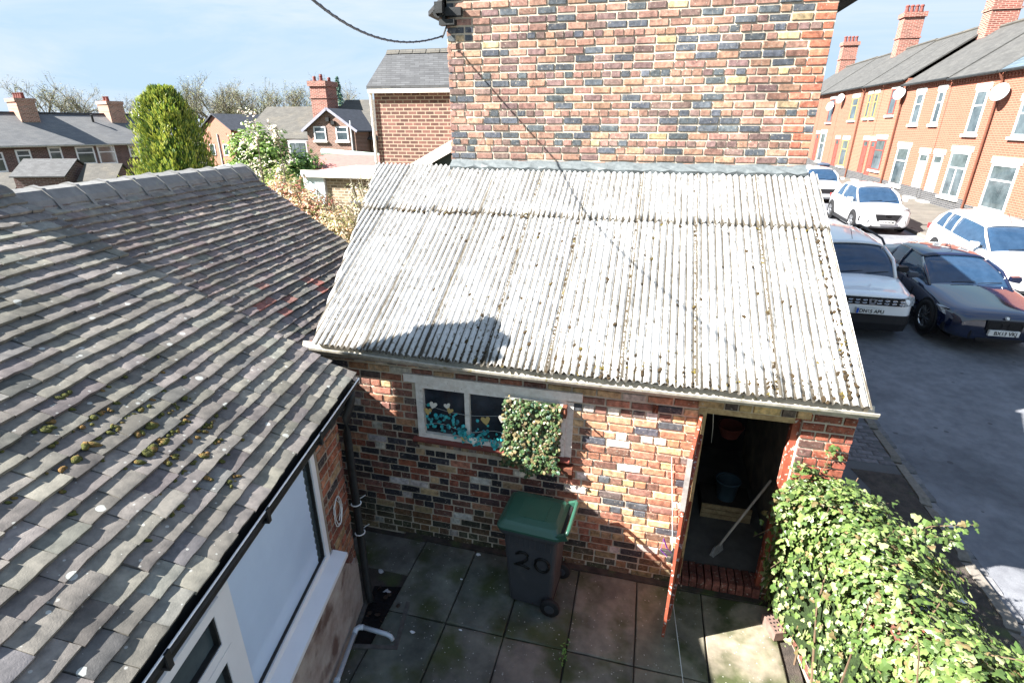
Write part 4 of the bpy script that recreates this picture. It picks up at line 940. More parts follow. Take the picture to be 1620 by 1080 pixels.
for a, b_, c in (((1.0, -.10, 1.50), (.72, -.30, 1.46), 45), ((1.05, -.05, 1.62), (.82, -.22, 1.72), 40), ((.98, -.15, 1.30), (.66, -.25, 1.22), 26), ((1.0, -.2, 1.15), (.60, -.30, 1.02), 22), ((1.12, -.02, 1.62), (1.16, -.06, 1.92), 26), ((1.35, -.75, 1.55), (1.92, -.70, 1.78), 60), ((1.45, -.7, 1.55), (1.78, -.78, 1.66), 60), ((.98, -.3, .85), (.78, -.36, .75), 14), ((1.5, -1.6, 1.5), (1.95, -1.75, 1.55), 40), ((1.35, -.4, 1.5), (1.55, -.30, 1.58), 40)):
    sprig(a, b_, c)
for k in range(46):
    s = rd.uniform(0, 3); P = gw0+gwv*s+gwn*rd.choice([-.2, .2])+UZ*.05; Q = gw0+gwv*(s+rd.uniform(-.5, .5))+gwn*rd.uniform(-.3, .3)+UZ*(crest(s)-.05)
    m_ = (P+Q)/2+Vector((rd.uniform(-.1, .1), rd.uniform(-.1, .1), 0)); stem.tube([P, m_, Q], [.011, .008, .004], 5)
mb.obj('foliage', M['leaf'], ivy, kind='stuff', fixn=False); stem.obj('stems', pmat('ivy_stem', (.14, .09, .055), (.08, .055, .035)), ivy)
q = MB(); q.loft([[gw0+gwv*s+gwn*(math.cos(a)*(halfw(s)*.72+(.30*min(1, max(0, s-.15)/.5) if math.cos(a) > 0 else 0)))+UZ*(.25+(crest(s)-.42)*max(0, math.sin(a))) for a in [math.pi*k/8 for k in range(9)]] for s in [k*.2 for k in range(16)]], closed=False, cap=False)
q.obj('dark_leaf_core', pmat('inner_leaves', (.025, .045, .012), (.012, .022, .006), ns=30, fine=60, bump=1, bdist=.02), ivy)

# ---- loose things
ab = empty('perforated_brick', (.92, -.36, 0), 'perforated engineering brick lying on the flags beside the ivy', 'brick')
q = MB(); c = Vector((.925, -.36, .06)); ax = Vector((.35, -.94, 0)).normalized(); ay = Vector((.94, .35, 0)).normalized()
pb_m = pmat('brown_brick', (.19, .125, .10), (.13, .085, .07), ns=20)
q.obox(c, ax, ay, UZ, .11, .052, .05); bk = q.obj('body', pb_m, ab); hole = pmat('hole_dark', (.012, .01, .009), bump=0)
for i in range(5):
    for j in range(2 if i % 2 else 3):
        h = MB(); cc = c+ax*(-.08+i*.04)+ay*((-.02+.04*j) if i % 2 else (-.032+.032*j))+UZ*.0505; h.lathe([(.0, .0008), (.010, .0008), (.0105, 0)], cc, UZ, 10); h.obj('hole', hole, ab)
br = empty('broom', (.52, .5, .12), 'broom leaning inside the dark shed doorway', 'broom')
q = MB(); q.tube([(.50, .47, .16), (.92, .62, 1.02)], .013, 8); q.obj('handle', pmat('pale_wood', (.5, .44, .38), (.4, .35, .3)), br)
q = MB(); q.loft([[(.44, .42, .19), (.52, .52, .19), (.54, .50, .22), (.46, .40, .22)], [(.41, .39, .105), (.53, .55, .105), (.57, .51, .105), (.45, .36, .105)]]); q.obj('bristles', pmat('bristle', (.36, .34, .32), (.22, .2, .19), ns=60), br)
bk = empty('bucket', (.64, 1.2, .1), 'blue-grey plastic bucket standing inside the shed', 'bucket')
q = MB(); q.lathe([(.10, 0), (.135, .25), (.145, .25), (.145, .265), (.13, .265), (.095, .01), (0, .01)], (.64, 1.2, .3), UZ, 20); q.obj('pail', pmat('bucket_blue', (.05, .085, .11), bump=0, rough=.5), bk, smooth=True)
q = MB(); q.tube([(.64+.14*math.cos(R_(a)), 1.2-.03, .56+.10*math.sin(R_(a))) for a in range(0, 181, 20)], .004, 5); q.obj('handle', M['black_iron'], bk)
cr = empty('storage_crate', (.55, 1.25, .1), 'dark timber crate under the bucket in the shed', 'crate')
for k in range(3):
    q = MB(); q.box(.36, .92, 1.02, 1.04, .105+k*.066, .16+k*.066); q.obj('slat', M['timber'], cr)
q = MB(); q.box(.36, .92, 1.042, 1.45, .10, .295); q.obj('crate_body', bpy.data.materials['dark_board'], cr)
bs = empty('hanging_basket', (.63, 1.5, .95), 'red plastic tub hanging in the gloom at the back of the shed', 'tub')
q = MB(); q.lathe([(.10, 0), (.15, .14), (.155, .14), (.155, .15), (.14, .15), (.095, .01), (0, .01)], (.63, 1.55, .95), UZ, 18); q.obj('tub_body', M['red_sill'], bs, smooth=True)
q = MB(); q.tube([(.49, 1.55, 1.09), (.63, 1.55, 1.5), (.77, 1.55, 1.09)], .004, 4); q.obj('cord', M['black_iron'], bs)
q = MB(); q.tube([(.15, .05, 2.05), (.22, .35, 1.72), (.30, .75, 1.30)], .003, 5); q.obj('pull_cord', pmat('white_cord', (.7, .7, .68), bump=0), label='thin white cord hanging from the shed door head', cat='cord')
q = MB(); P0 = Vector((-.06, -.02, 1.15)); q.tube([(-.16, -.02, 1.55), (-.08, -.03, .9), (-.01, -.05, .25), (.0, -.25, .10), (.05, -.9, .08), (.10, -1.6, .06)], .0035, 5); q.obj('washing_line', bpy.data.materials['white_cord'], label='thin pale line trailing from the door edge across the flags', cat='line')
rb_ = MB(); rbp = [tip+dn*.035-dd*.1+Vector((0, 0, 1.0)), tip+dn*.08-dd*.08+Vector((0, 0, 1.06)), tip+dn*.12-dd*.1+Vector((0, 0, 1.13)), tip+dn*.13-dd*.1+Vector((0, 0, 1.0)), tip+dn*.07-dd*.1+Vector((0, 0, .95))]
for a, b_ in zip(rbp, rbp[1:]): rb_.bar(a, b_, .014, .003)
rb_.obj('ribbon', pmat('purple_ribbon', (.16, .05, .30), bump=0), label='purple ribbon tied to the door bolt', cat='ribbon')
# waste pipe and gully
wp = empty('waste_pipe', wl(.06, -.4, 0), 'pale grey plastic waste pipe bending from the wall into the drain', 'pipe')
M['pipe_grey'] = pmat('pipe_plastic', (.46, .52, .56), (.40, .45, .5), rough=.35, bump=0, spec=.4)
q = MB(); q.tube([wl(.075, -2.0, .14), wl(.075, -.32, .115)], .021, 10); q.obj('long_run', M['pipe_grey'], wp, smooth=True)
q = MB(); q.tube([wl(.075, -.36, .115), wl(.075, -.315, .115), wl(.10, -.29, .115), wl(.14, -.29, .115)], .025, 10); q.obj('elbow', M['pipe_grey'], wp, smooth=True)
q = MB(); q.tube([wl(.13, -.29, .115), wl(.36, -.33, .09), wl(.40, -.335, .07), wl(.42, -.34, .03)], .021, 10); q.obj('short_run', M['pipe_grey'], wp, smooth=True)
q = MB(); q.tube([wl(.075, -.83, .13), wl(.075, -.80, .13)], .028, 10); q.box(*[v for v in (0, 0)], 0, 0, 0, 0) if False else None; q.obj('pipe_clip', M['pipe_grey'], wp)
gy = empty('drain_gully', wl(.25, -.1, 0), 'dark open drain gully with wet debris at the foot of the downpipe', 'drain')
q = MB()
for a0, a1, b0, b1 in ((.02, .48, -.42, -.38), (.02, .06, -.38, .1), (.44, .48, -.38, .1)): abox(q, a0, a1, b0, b1, -.03, .012)
q.obj('surround', pmat('gully_cement', (.10, .095, .085), (.06, .055, .05), ns=14), gy)
q = MB(); abox(q, .06, .44, -.38, .3, -.03, -.012); q.obj('wet_bottom', pmat('wet_black', (.012, .012, .013), rough=.15, ns=9, fine=30, bump=.6, bdist=.01), gy)
q = MB(); rd = random.Random(3)
for k in range(16):
    put_leaf(q, wl(rd.uniform(.02, .4), rd.uniform(-.35, .45), .012+rd.random()*.02), (0, 0, 1), .05, (.5, .5, .52) if k < 4 else (.045, .03, .022), 'round', rd)
q.obj('debris', M['leaf'], gy, kind='stuff', fixn=False)
# coil of white wire on the outbuilding wall
q = MB(); rd = random.Random(4)
for k in range(4):
    c0 = rd.uniform(-.02, .02); q.tube([wl(.018, -.19+c0+(.075+rd.uniform(-.012, .012))*math.cos(R_(a)), 1.37+(.14+rd.uniform(-.015, .015))*math.sin(R_(a))) for a in range(0, 361, 20)], .0035, 4)
q.tube([wl(.02, -.2, 1.50), wl(.02, -.13, 1.40), wl(.02, -.2, 1.28), wl(.02, -.11, 1.33)], .0035, 4)
q.obj('wire_coil', pmat('white_wire', (.62, .62, .60), bump=0), label='coil of white wire hung on brick wall beside the downpipe', cat='wire')
# litter, weed, moss
scr = [(-2.38, -1.22, .05, 'oval white scrap of litter on the dark flags near the drain'), (-2.07, -.14, .055, 'white scrap of litter against the foot of the shed wall'), (-1.95, -1.09, .035, 'tiny torn paper scrap in the middle of the yard'), (-2.14, -.51, .03, 'tiny pale fleck of litter behind the bin on the flags')]
M['paper'] = pmat('litter_paper', (.72, .74, .74), bump=0)
for x, y, s, lb in scr:
    q = MB(); p = [(x+s*.55*math.cos(R_(a))*random.uniform(.7, 1.1), y+s*.3*math.sin(R_(a))*random.uniform(.7, 1.1), .012+random.uniform(0, .008)) for a in range(0, 360, 45)]; q.loft([p, [(a, b_, c_+.004) for a, b_, c_ in p]]); q.obj('litter', M['paper'], label=lb, cat='litter', group='litter on the ground')
for x, y, s, lb in ((2.72, 1.0, .10, 'white litter on the dirt strip behind the kerb'), (2.78, .35, .09, 'thin white litter strip on dark pavement dirt near the ivy'), (5.6, 3.6, .20, 'pale flattened litter on the road in a patch of light'), (3.23, 1.62, .12, 'white litter caught between the gutter setts')):
    q = MB(); z = road_z(y)+(.108 if x < KN-.1 else .03 if x < KN+.1 else .006); p = [(x+s*.55*math.cos(R_(a))*random.uniform(.7, 1.1), y+s*.3*math.sin(R_(a))*random.uniform(.7, 1.1), z+random.uniform(0, .008)) for a in range(0, 360, 45)]; q.loft([p, [(a, b_, c_+.004) for a, b_, c_ in p]]); q.obj('litter', M['paper'], label=lb, cat='litter', group='litter on the ground')
q = MB(); rd = random.Random(8)
for k in range(26): put_leaf(q, (-.955+rd.gauss(0, .014), -1.11+rd.gauss(0, .07), .02+rd.random()*.03), (0, 0, 1), .032, (.12, .26, .05), 'lance', rd, 0)
q.obj('weed', M['leaf'], fixn=False, label='small green weed sprouting from the paving joint', cat='weed')
def blob(mb, P, nr, r, rd, flat=.55):
    nr = Vector(nr).normalized(); a = nr.orthogonal().normalized(); b_ = nr.cross(a); n = 8; el = rd.uniform(.7, 1.5); rings = []
    for h, rr in ((-.2, .95), (.15, 1.0), (.5, .75), (.8, .35)):
        rings.append([Vector(P)+a*(r*rr*el*math.cos(2*math.pi*k/n)*rd.uniform(.8, 1.2))+b_*(r*rr/el*math.sin(2*math.pi*k/n)*rd.uniform(.8, 1.2))+nr*(r*flat*h*rd.uniform(.8, 1.2)) for k in range(n)])
    mb.loft(rings)
nr1 = AN*math.sin(RA)+UZ*math.cos(RA); rd = random.Random(31)
def r1pt(a, b, h=.05): return wl(a, b, 2.455+(.152-a)*RT)+nr1*h
clumps = [(-.70, -1.36, .030), (-.62, -1.24, .022), (-.60, -1.40, .024), (-.50, -1.33, .034), (-.47, -1.35, .028), (-.51, -1.12, .022), (-.40, -1.30, .022), (-.42, -1.14, .02), (-.62, -1.63, .036), (-.45, -1.52, .032), (-.40, -1.42, .034), (-.37, -1.39, .036), (-.34, -1.47, .022), (-.30, -1.10, .018), (-.18, -1.34, .026), (-.05, -1.42, .018), (-.1, -1.5, .016), (-.86, -1.40, .02), (-.75, -1.55, .024), (-.66, -1.45, .02), (-.60, -1.76, .02), (-.35, -1.22, .02), (-.25, -1.18, .018), (-.55, -1.02, .02)]
mo = MB()
for a, b_, r in clumps:
    gg = .110*math.cos(RA); k = round((.152-a)/gg); a2 = .152-k*gg+.012
    for j in range(rd.randint(3, 6)): blob(mo, r1pt(a2+rd.uniform(-.012, .02), b_+rd.uniform(-.07, .07), .052), nr1, r*rd.uniform(.35, .85), rd, .5)
for j in range(90):
    k = rd.randint(3, 10); gg = .110*math.cos(RA); blob(mo, r1pt(.152-k*gg+.006, rd.gauss(-1.35, .28), .046), nr1, rd.uniform(.008, .016), rd)
mo.obj('roof_moss', M['moss'], label='yellow-green moss cushions along the tile edges of the near roof', cat='moss', kind='stuff', smooth=True)
mo = MB(); nrs = Vector((0, -RSL, 1)).normalized()
def shp(x, y, h=.012): return (x, y, RZ0+(y-RY0)*RSL+h)
for j in range(1700):
    t = rd.random(); pp = .63/9; snap = lambda x: colx[0]+round((x-colx[0])/pp-.75)*pp+.75*pp
    if t < .22: x = snap(rd.uniform(-2.4, 1.2))+rd.uniform(-.02, .02); y = RY0+abs(rd.gauss(.02, .10))
    elif t < .42: x = 1.16+rd.uniform(-.035, .05); y = rd.uniform(-.1, 2.7)
    elif t < .66: x = rd.choice(colx[2:-1])+rd.uniform(-.014, .02); y = rd.uniform(-.1, 2.6) if x > -2.4 else rd.uniform(.2, 2.6)
    elif t < .72: x = rd.uniform(-3.6, 1.1); y = 1.80+rd.uniform(-.03, .02)
    else: x = snap(rd.uniform(-2.9, 1.2))+rd.uniform(-.015, .015); y = -.15+2.0*rd.random()**1.4
    if x < -3.5 and y < verge_y(x): continue
    blob(mo, shp(x, y, .004), nrs, rd.uniform(.005, .011) if rd.random() < .78 else rd.uniform(.011, .026), rd, .4)
for j in range(60):
    x = rd.uniform(-3.75, -1.95); x = -3.5+rd.gauss(0, .08) if j < 18 else (-3.0+rd.gauss(0, .10) if j < 34 else x); blob(mo, shp(x, 1.80+rd.gauss(0, .02), .022), nrs, rd.uniform(.008, .022), rd, .5)
for cx in colx[2:-1]:
    for j in range(230):
        y = rd.uniform(-.12, 2.65)
        if noise.noise(Vector((cx*3, y*2.2, 1))) < -.25: continue
        blob(mo, shp(cx+.004+rd.gauss(0, .006), y, .012), nrs, rd.uniform(.004, .010), rd, .5)
mo.obj('shed_roof_moss', M['moss_brown'], label='brown and ochre moss clumps dotted over the corrugated roof', cat='moss', kind='stuff', smooth=True)

# ================================================================== BACKGROUND BEHIND THE YARDS
def far_brick(name, c1, c2, u, mortar=(.4, .34, .27), vary=.55, lw=.235, lh=.087):
    return courses(pmat(name, c1, c2, ns=4, bump=.0), u, lw, lh, mortar, vary, .012)
M['brick_out'] = far_brick('outrigger_brick', (.22, .10, .078), (.14, .075, .062), (1, 0, 0), (.30, .235, .175), .55)
M['grey_tile'] = courses(pmat('weathered_roof', (.10, .094, .082), (.07, .067, .06), ns=2, third=(.13, .115, .09), t_ns=1.2, t_pos=(.5, .8), bump=0), (1, .5, 0), .28, .06, (.05, .048, .045), .25, .008)
def gable_roof(mb, c, ux, uy, L, W, ze, zr, over=.15, th=.06):
    """ridge along ux through c; uy horizontal across"""
    for s in (-1, 1):
        sl = (zr-ze)/(W/2); e = W/2+over; zl = ze-over*sl
        mb.loft([[Vector((c[0], c[1], 0))+ux*(k*(L/2+over*.7))+uy*(s*e)+UZ*zl, Vector((c[0], c[1], 0))+ux*(k*(L/2+over*.7))+UZ*zr, Vector((c[0], c[1], 0))+ux*(k*(L/2+over*.7))+UZ*(zr+th), Vector((c[0], c[1], 0))+ux*(k*(L/2+over*.7))+uy*(s*e)+UZ*(zl+th)] for k in (-1, 1)])
def fwin(parent, c, ux, nr, w_, h_, frame=.07, bars=1, mat='white_upvc', glass='glass_house', sill=True, lintel=False, hbar=.65):
    """window on a wall: frame mesh with pane, sill as sub-parts; c = centre on the wall face"""
    c = Vector(c); f = MB(); hw, hh = w_/2, h_/2
    def fb(x0, x1, z0, z1, d=.05): f.obox(c+ux*((x0+x1)/2)+UZ*((z0+z1)/2)+nr*(d/2-.015), ux, nr, UZ, (x1-x0)/2, d/2, (z1-z0)/2)
    fb(-hw, hw, hh-frame, hh); fb(-hw, hw, -hh, -hh+frame); fb(-hw, -hw+frame, -hh+frame, hh-frame); fb(hw-frame, hw, -hh+frame, hh-frame)
    if bars: fb(-hw+frame, hw-frame, -hh+h_*hbar-frame*.35, -hh+h_*hbar+frame*.35, .045)
    if bars > 1: fb(-frame*.35, frame*.35, -hh+frame, -hh+h_*hbar-frame*.35, .045)
    o = f.obj('window', M[mat], parent)
    p = MB(); p.obox(c+nr*.004, ux, nr, UZ, hw-frame, .006, hh-frame); p.obj('pane', M[glass], o)
    if sill: s = MB(); s.obox(c+UZ*(-hh-.05)+nr*.05, ux, nr, UZ, hw+.08, .07, .05); s.obj('sill', M['white_wood'], o)
    return o
X_, Y_ = Vector((1, 0, 0)), Vector((0, 1, 0))
# ---- rear outrigger of the next house
og = empty('rear_outrigger', (-5.5, 9, 0), 'two-storey red brick rear wing with grey slate roof behind the gable', 'house')
q = MB(); q.box(-7.60, -3.3, 9.0, 12.6, -.5, 5.33); q.obj('wall', M['brick_out'], og)
q = MB(); q.loft([[(x, 8.86, 5.36), (x, 10.15, 6.24), (x, 12.75, 5.4), (x, 12.75, 5.33), (x, 10.15, 6.16), (x, 8.86, 5.29)] for x in (-7.72, -3.2)]); q.obj('roof', M['slate'], og)
for k in range(12):
    q = MB(); x = -7.7+k*.38; q.loft([[(x+d, 10.05, 6.20), (x+d, 10.15, 6.31), (x+d, 10.25, 6.20)] for d in (0, .36)]); q.obj('ridge_tile', M['grey_tile'], og)
q = MB(); q.box(-7.70, -3.3, 8.86, 8.995, 5.20, 5.29); q.obj('fascia_board', M['white_wood'], og)
q = MB(); q.tube([(-7.66, 8.94, 5.2), (-7.66, 8.94, 0)], .04, 8); q.obj('downpipe', M['white_wood'], og)
# ---- little lean-to roof tucked behind the shed's top corner
lt = empty('lean_to', (-3.8, 3.6, 0), 'small white-edged lean-to roof tucked against the gable corner', 'lean-to')
q = MB(); q.loft([[(-4.35, y_, 3.70), (-3.30, y_, 4.24), (-3.30, y_, 4.30), (-4.35, y_, 3.76)] for y_ in (3.35, 5.2)]); q.obj('roof', pmat('pale_sheet', (.5, .52, .5), (.36, .38, .36)), lt)
q = MB(); q.bar((-4.37, 3.33, 3.71), (-3.32, 3.33, 4.25), .03, .14); q.obj('barge_board', M['white_wood'], lt)
q = MB(); q.poly([(-4.3, 3.4, 3.0), (-3.3, 3.4, 3.0), (-3.3, 3.4, 4.2), (-4.3, 3.4, 3.68)]); q.obj('end_wall', pmat('green_board', (.05, .075, .065), (.035, .05, .045)), lt)
# ---- flat-roofed garage with white fascia, red-roofed shed beyond
gg_ = empty('flat_garage', (-9.7, 11, 0), 'low brick garage with pale flat roof and white fascia behind the shrubs', 'garage')
q = MB(); q.box(-10.6, -8.2, 11.05, 14.2, -1, 3.0); q.obj('wall', far_brick('garage_brick', (.36, .27, .17), (.22, .17, .12), (1, 0, 0)), gg_)
q = MB(); q.box(-11.4, -8.1, 10.9, 14.4, 3.0, 3.06); q.obj('roof', pmat('felt_roof', (.42, .46, .44), (.28, .31, .28), third=(.2, .22, .12), t_ns=4), gg_)
q = MB(); q.box(-11.35, -8.1, 10.86, 10.898, 2.93, 3.14); q.obj('fascia_board', M['white_wood'], gg_)
q = MB(); q.box(-11.35, -10.62, 10.95, 13, -1, 2.98); q.obj('side_panel', pmat('blue_white_panel', (.62, .70, .74), (.5, .58, .62), bump=0), gg_)
rs = empty('red_roof_shed', (-13, 15, 0), 'low shed with faded red felt roof beyond the garage', 'shed')
q = MB(); q.box(-14.2, -10.9, 14.9, 17, -1.2, 2.86); q.obj('wall', M['brick_out'], rs)
q = MB(); q.loft([[(x, 14.6, 2.88), (x, 17.2, 3.28), (x, 17.2, 3.22), (x, 14.6, 2.82)] for x in (-14.4, -10.7)]); q.obj('roof', pmat('red_felt', (.30, .13, .11), (.22, .10, .09)), rs)
q = MB(); q.tube([(-15.2, 18.2, 3.32), (-12.0, 18.2, 3.12)], .17, 10); q.obj('rolled_cover', pmat('pale_green_roll', (.40, .47, .40), (.30, .36, .30), ns=3), label='long pale green rolled cover lying on the outbuilding roofs', cat='roll')
wr = empty('pale_carport', (-17.4, 16, 0), 'pale sheet-roofed carport behind the outhouse ridge', 'carport')
q = MB(); q.loft([[(x, 15.2, 2.70), (x, 18, 3.0), (x, 18, 2.94), (x, 15.2, 2.64)] for x in (-19.0, -16.4)]); q.obj('roof', pmat('pale_blue_sheet', (.55, .62, .66), bump=0), wr)
for x in (-18.8, -16.6):
    for y_ in (15.4, 17.8): q = MB(); q.box(x-.05, x+.05, y_-.05, y_+.05, -1, 2.66); q.obj('post', M['white_wood'], wr)
# ---- big brick house with projecting gable, chimney
bh = empty('dormer_house', (-24, 32, -1.5), 'long brown-roofed brick house with projecting gable and two white windows', 'house')
bm_ = far_brick('house_brick', (.24, .12, .09), (.17, .095, .075), (1, 0, 0), (.28, .22, .18), .4)
q = MB(); q.box(-30.4, -18.0, 32.1, 38, -2, 3.75); q.obj('wall', bm_, bh)
q = MB(); gable_roof(q, (-24.2, 35.2), X_, Y_, 12.4, 6.6, 3.7, 5.75, .3); q.obj('roof', M['grey_tile'], bh)
q = MB(); gable_roof(q, (-20.6, 35.6), X_, Y_, 6.0, 6.6, 4.1, 6.22, .3); q.obj('upper_roof', M['grey_tile'], bh)
q = MB(); q.box(-23.8, -20.15, 30.0, 33, -2, 4.22); q.loft([[(-23.8, y_, 4.22), (-20.15, y_, 4.22), (-21.97, y_, 5.42)] for y_ in (30.0, 34)]); gwing = q.obj('gable_wing', bm_, bh)
q = MB(); gable_roof(q, (-21.97, 32.4), Y_, X_, 4.9, 3.7, 4.20, 5.45, .22, .08); q.obj('wing_roof', pmat('dark_roof', (.075, .08, .095), (.05, .055, .065)), bh)
for s in (-1, 1): q = MB(); q.bar((-21.97, 29.77, 5.50), (-21.97+s*2.1, 29.77, 4.08), .04, .16); q.obj('barge_board', pmat('grey_barge', (.3, .3, .36), bump=0) if s < 0 else bpy.data.materials['grey_barge'], bh)
for x in (-22.79, -21.1): fwin(bh, (x, 29.98, 3.93), X_, -Y_, .92, .92, .08, 1, hbar=.62)
q = MB(); q.tube([(-20.4, 29.95, 4.75), (-20.4, 29.95, -1)], .05, 8); q.obj('vent_pipe', M['white_upvc'], bh)
for a, d in ((-.18, .1), (.2, -.1)): q = MB(); q.obox(Vector((-21.85+a, 29.9, 4.72+d)), X_, -Y_, UZ, .12, .09, .12); q.obj('flood_lamp', M['black_iron'], bh)
q = MB(); q.box(-20.05, -18.6, 31.9, 34, -2, 4.1); q.obj('side_wing', bm_, bh)
q = MB(); q.box(-25.4, -24.1, 33.4, 34.9, 4.8, 7.1); q.box(-25.5, -24.0, 33.3, 35.0, 7.1, 7.45); q.box(-25.46, -24.04, 33.34, 34.96, 6.3, 6.38); chm = q.obj('chimney', far_brick('chimney_red', (.32, .10, .075), (.22, .075, .06), (.7, .7, 0), (.35, .25, .2)), bh)
for x, y_, h in ((-25.1, 33.7, .32), (-24.8, 34.1, .48), (-24.4, 34.5, .30)): q = MB(); q.lathe([(.13, 0), (.11, h*.6), (.13, h*.7), (.10, h), (.06, h), (0, h*.5)], (x, y_, 7.45), UZ, 10); q.obj('chimney_pot', M['red_sill'], chm)
cv = MB(); cv.box(-26.1, -24.6, 30.9, 32.05, 1.0, 3.45); cvo = cv.obj('conservatory', M['white_upvc'], bh)
for x in (-25.75, -25.3, -24.9): p = MB(); p.box(x-.17, x+.17, 30.86, 30.9, 2.2, 3.3); p.obj('pane', M['glass_house'], cvo)
# ---- orange house end beyond
oh2 = empty('orange_house', (-39.5, 41, -2), 'orange brick house end with dark roof behind the golden conifer', 'house')
om = far_brick('orange_brick', (.33, .135, .09), (.28, .115, .075), (.985, -.17, 0), (.34, .22, .16), .15)
od = Vector((.985, -.17, 0)); on = Vector((.17, .985, 0)); oc = Vector((-40.1, 40.0, 0))
q = MB()
def oP(a, b_, z): return oc+od*a+on*b_+UZ*z
q.loft([[oP(-1.9, b_, -2), oP(1.9, b_, -2), oP(1.9, b_, 4.1), oP(0, b_, 5.3), oP(-1.9, b_, 4.1)] for b_ in (0, 6)]); q.obj('wall', om, oh2)
q = MB()
for s in (-1, 1): q.loft([[oP(s*2.15, b_, 3.98), oP(0, b_, 5.36), oP(0, b_, 5.44), oP(s*2.15, b_, 4.06)] for b_ in (-.2, 6.2)])
q.obj('roof', bpy.data.materials['dark_roof'], oh2)
for a in (-.9, .9): fwin(oh2, oP(a, -.02, 2.3), od, -on, .7, 1.0, .07, 0, sill=False)
q = MB(); q.tube([oP(.1, -.06, 3.7), oP(.1, -.06, -1)], .05, 6); q.obj('downpipe', M['white_upvc'], oh2)
# ---- terrace row at the far left; one thing for each house
ta = Vector((-46.5, 26.7, 0)); td = Vector((.33, .944, 0)).normalized(); tn = Vector((td.y, -td.x, 0))
tm = far_brick('terrace_brick', (.17, .085, .075), (.11, .065, .06), (.33, .944, 0), (.2, .16, .15), .5)
M['terr_roof'] = courses(pmat('terrace_slate', (.185, .185, .18), (.13, .135, .14), ns=.8, bump=0), (.33, .944, 0), .35, .06, (.10, .10, .105), .2, .008)
def tP(s, o, z): return ta+td*s+tn*o+UZ*z
tl = [(-9, -3.4, 'terrace house farthest left, cut off by the frame edge'), (-3.4, 2.6, 'dark brick terrace house under the left chimney stack'), (2.6, 8.0, 'dark brick terrace house between the two chimney stacks'), (8.0, 10.5, 'dark brick terrace house beside the golden conifer')]
for k, (s0, s1, lb) in enumerate(tl):
    th_ = empty('terrace_house', tP((s0+s1)/2, 3, -2.5), lb, 'house', 'terrace houses at the far left')
    q = MB(); q.loft([[tP(s, -3.6, -4), tP(s, 3.3, -4), tP(s, 3.3, 3.2), tP(s, 0, 5.15), tP(s, -3.6, 3.2)] for s in (s0, s1)]); q.obj('wall', tm, th_)
    q = MB(); q.loft([[tP(s, 3.62, 3.10), tP(s, 0, 5.22), tP(s, -3.8, 3.1), tP(s, -3.8, 3.0), tP(s, 0, 5.10), tP(s, 3.62, 3.0)] for s in (s0, s1)]); rfo = q.obj('roof', M['terr_roof'], th_)
    q = MB(); q.tube([tP(s0, .0, 5.24), tP(s1, 0, 5.24)], .10, 6); q.obj('ridge_line', M['slate'], th_)
    q = MB(); q.tube([tP(s0, 3.66, 3.02), tP(s1, 3.66, 3.02)], .06, 6); q.obj('gutter', M['gutter_grey'], th_)
    for (sc, w_, h_, z) in {0: [(-6.6, 1.0, 1.1, 2.2)], 1: [(-2.2, 1.5, 1.3, 2.05), (-.35, .85, 1.15, 2.25), (1.5, .8, 1.0, 2.45)], 2: [(3.35, 1.2, 1.25, 2.3), (4.75, 1.2, 1.35, 2.3), (6.7, .75, .9, 2.5)], 3: [(9.2, .8, 1, 2.4)]}[k]:
        fwin(th_, tP(sc, 3.32, z), td, tn, w_, h_, .10, 1, sill=False)
    if k in (1, 2):
        sc = 1.35 if k == 1 else 7.1
        q = MB(); q.obox(tP(sc, .15, 5.35), td, tn, UZ, .55, .95, .75); q.obox(tP(sc, .15, 6.1), td, tn, UZ, .62, 1.0, .12); ck = q.obj('chimney', far_brick('stack_brick%d' % k, (.42, .2, .14), (.3, .14, .10), (.33, .944, 0)), th_)
        for j in range(4 if k == 1 else 2): q = MB(); q.lathe([(.15, 0), (.12, .3), (.15, .36), (.1, .38), (0, .2)], tP(sc, -.55+j*.45, 6.22), UZ, 10); q.obj('chimney_pot', M['red_sill'], ck)
    if k == 2: q = MB(); q.lathe([(.08, 0), (.08, .5), (.12, .55), (.0, .62)], tP(5.3, .95, 4.6), UZ, 8); q.obj('vent_pipe', M['black_iron'], th_)
# outhouse roofs in front of the terrace
for k, (x, y_, z, L, W, rz, lb) in enumerate(((-33.4, 19.6, 2.62, 2.6, 2.6, .35, 'slate-roofed privy in front of the terrace house windows'), (-30.9, 20.6, 2.35, 1.8, 2.0, .35, 'smaller outhouse with pale roof slope just beyond the ridge tiles'), (-36.0, 18.6, 1.9, 2.4, 2.2, .35, 'pale-roofed outhouse at the left frame edge'))):
    e = empty('privy_outhouse', (x, y_, 0), lb, 'outbuilding', 'outhouses before the terrace')
    ux = Vector((math.cos(rz), math.sin(rz), 0)); uy = Vector((-ux.y, ux.x, 0)); c = Vector((x, y_, 0))
    q = MB(); q.loft([[c+ux*(s*L/2)+uy*(-W/2)-UZ*2, c+ux*(s*L/2)+uy*(W/2)-UZ*2, c+ux*(s*L/2)+uy*(W/2)+UZ*(z-.75), c+ux*(s*L/2)+UZ*(z-.05), c+ux*(s*L/2)+uy*(-W/2)+UZ*(z-.75)] for s in (-1, 1)]); q.obj('wall', tm, e)
    q = MB(); gable_roof(q, (x, y_), ux, uy, L, W, z-.75, z, .15); q.obj('roof', M['slate'] if k == 0 else M['grey_tile'], e)

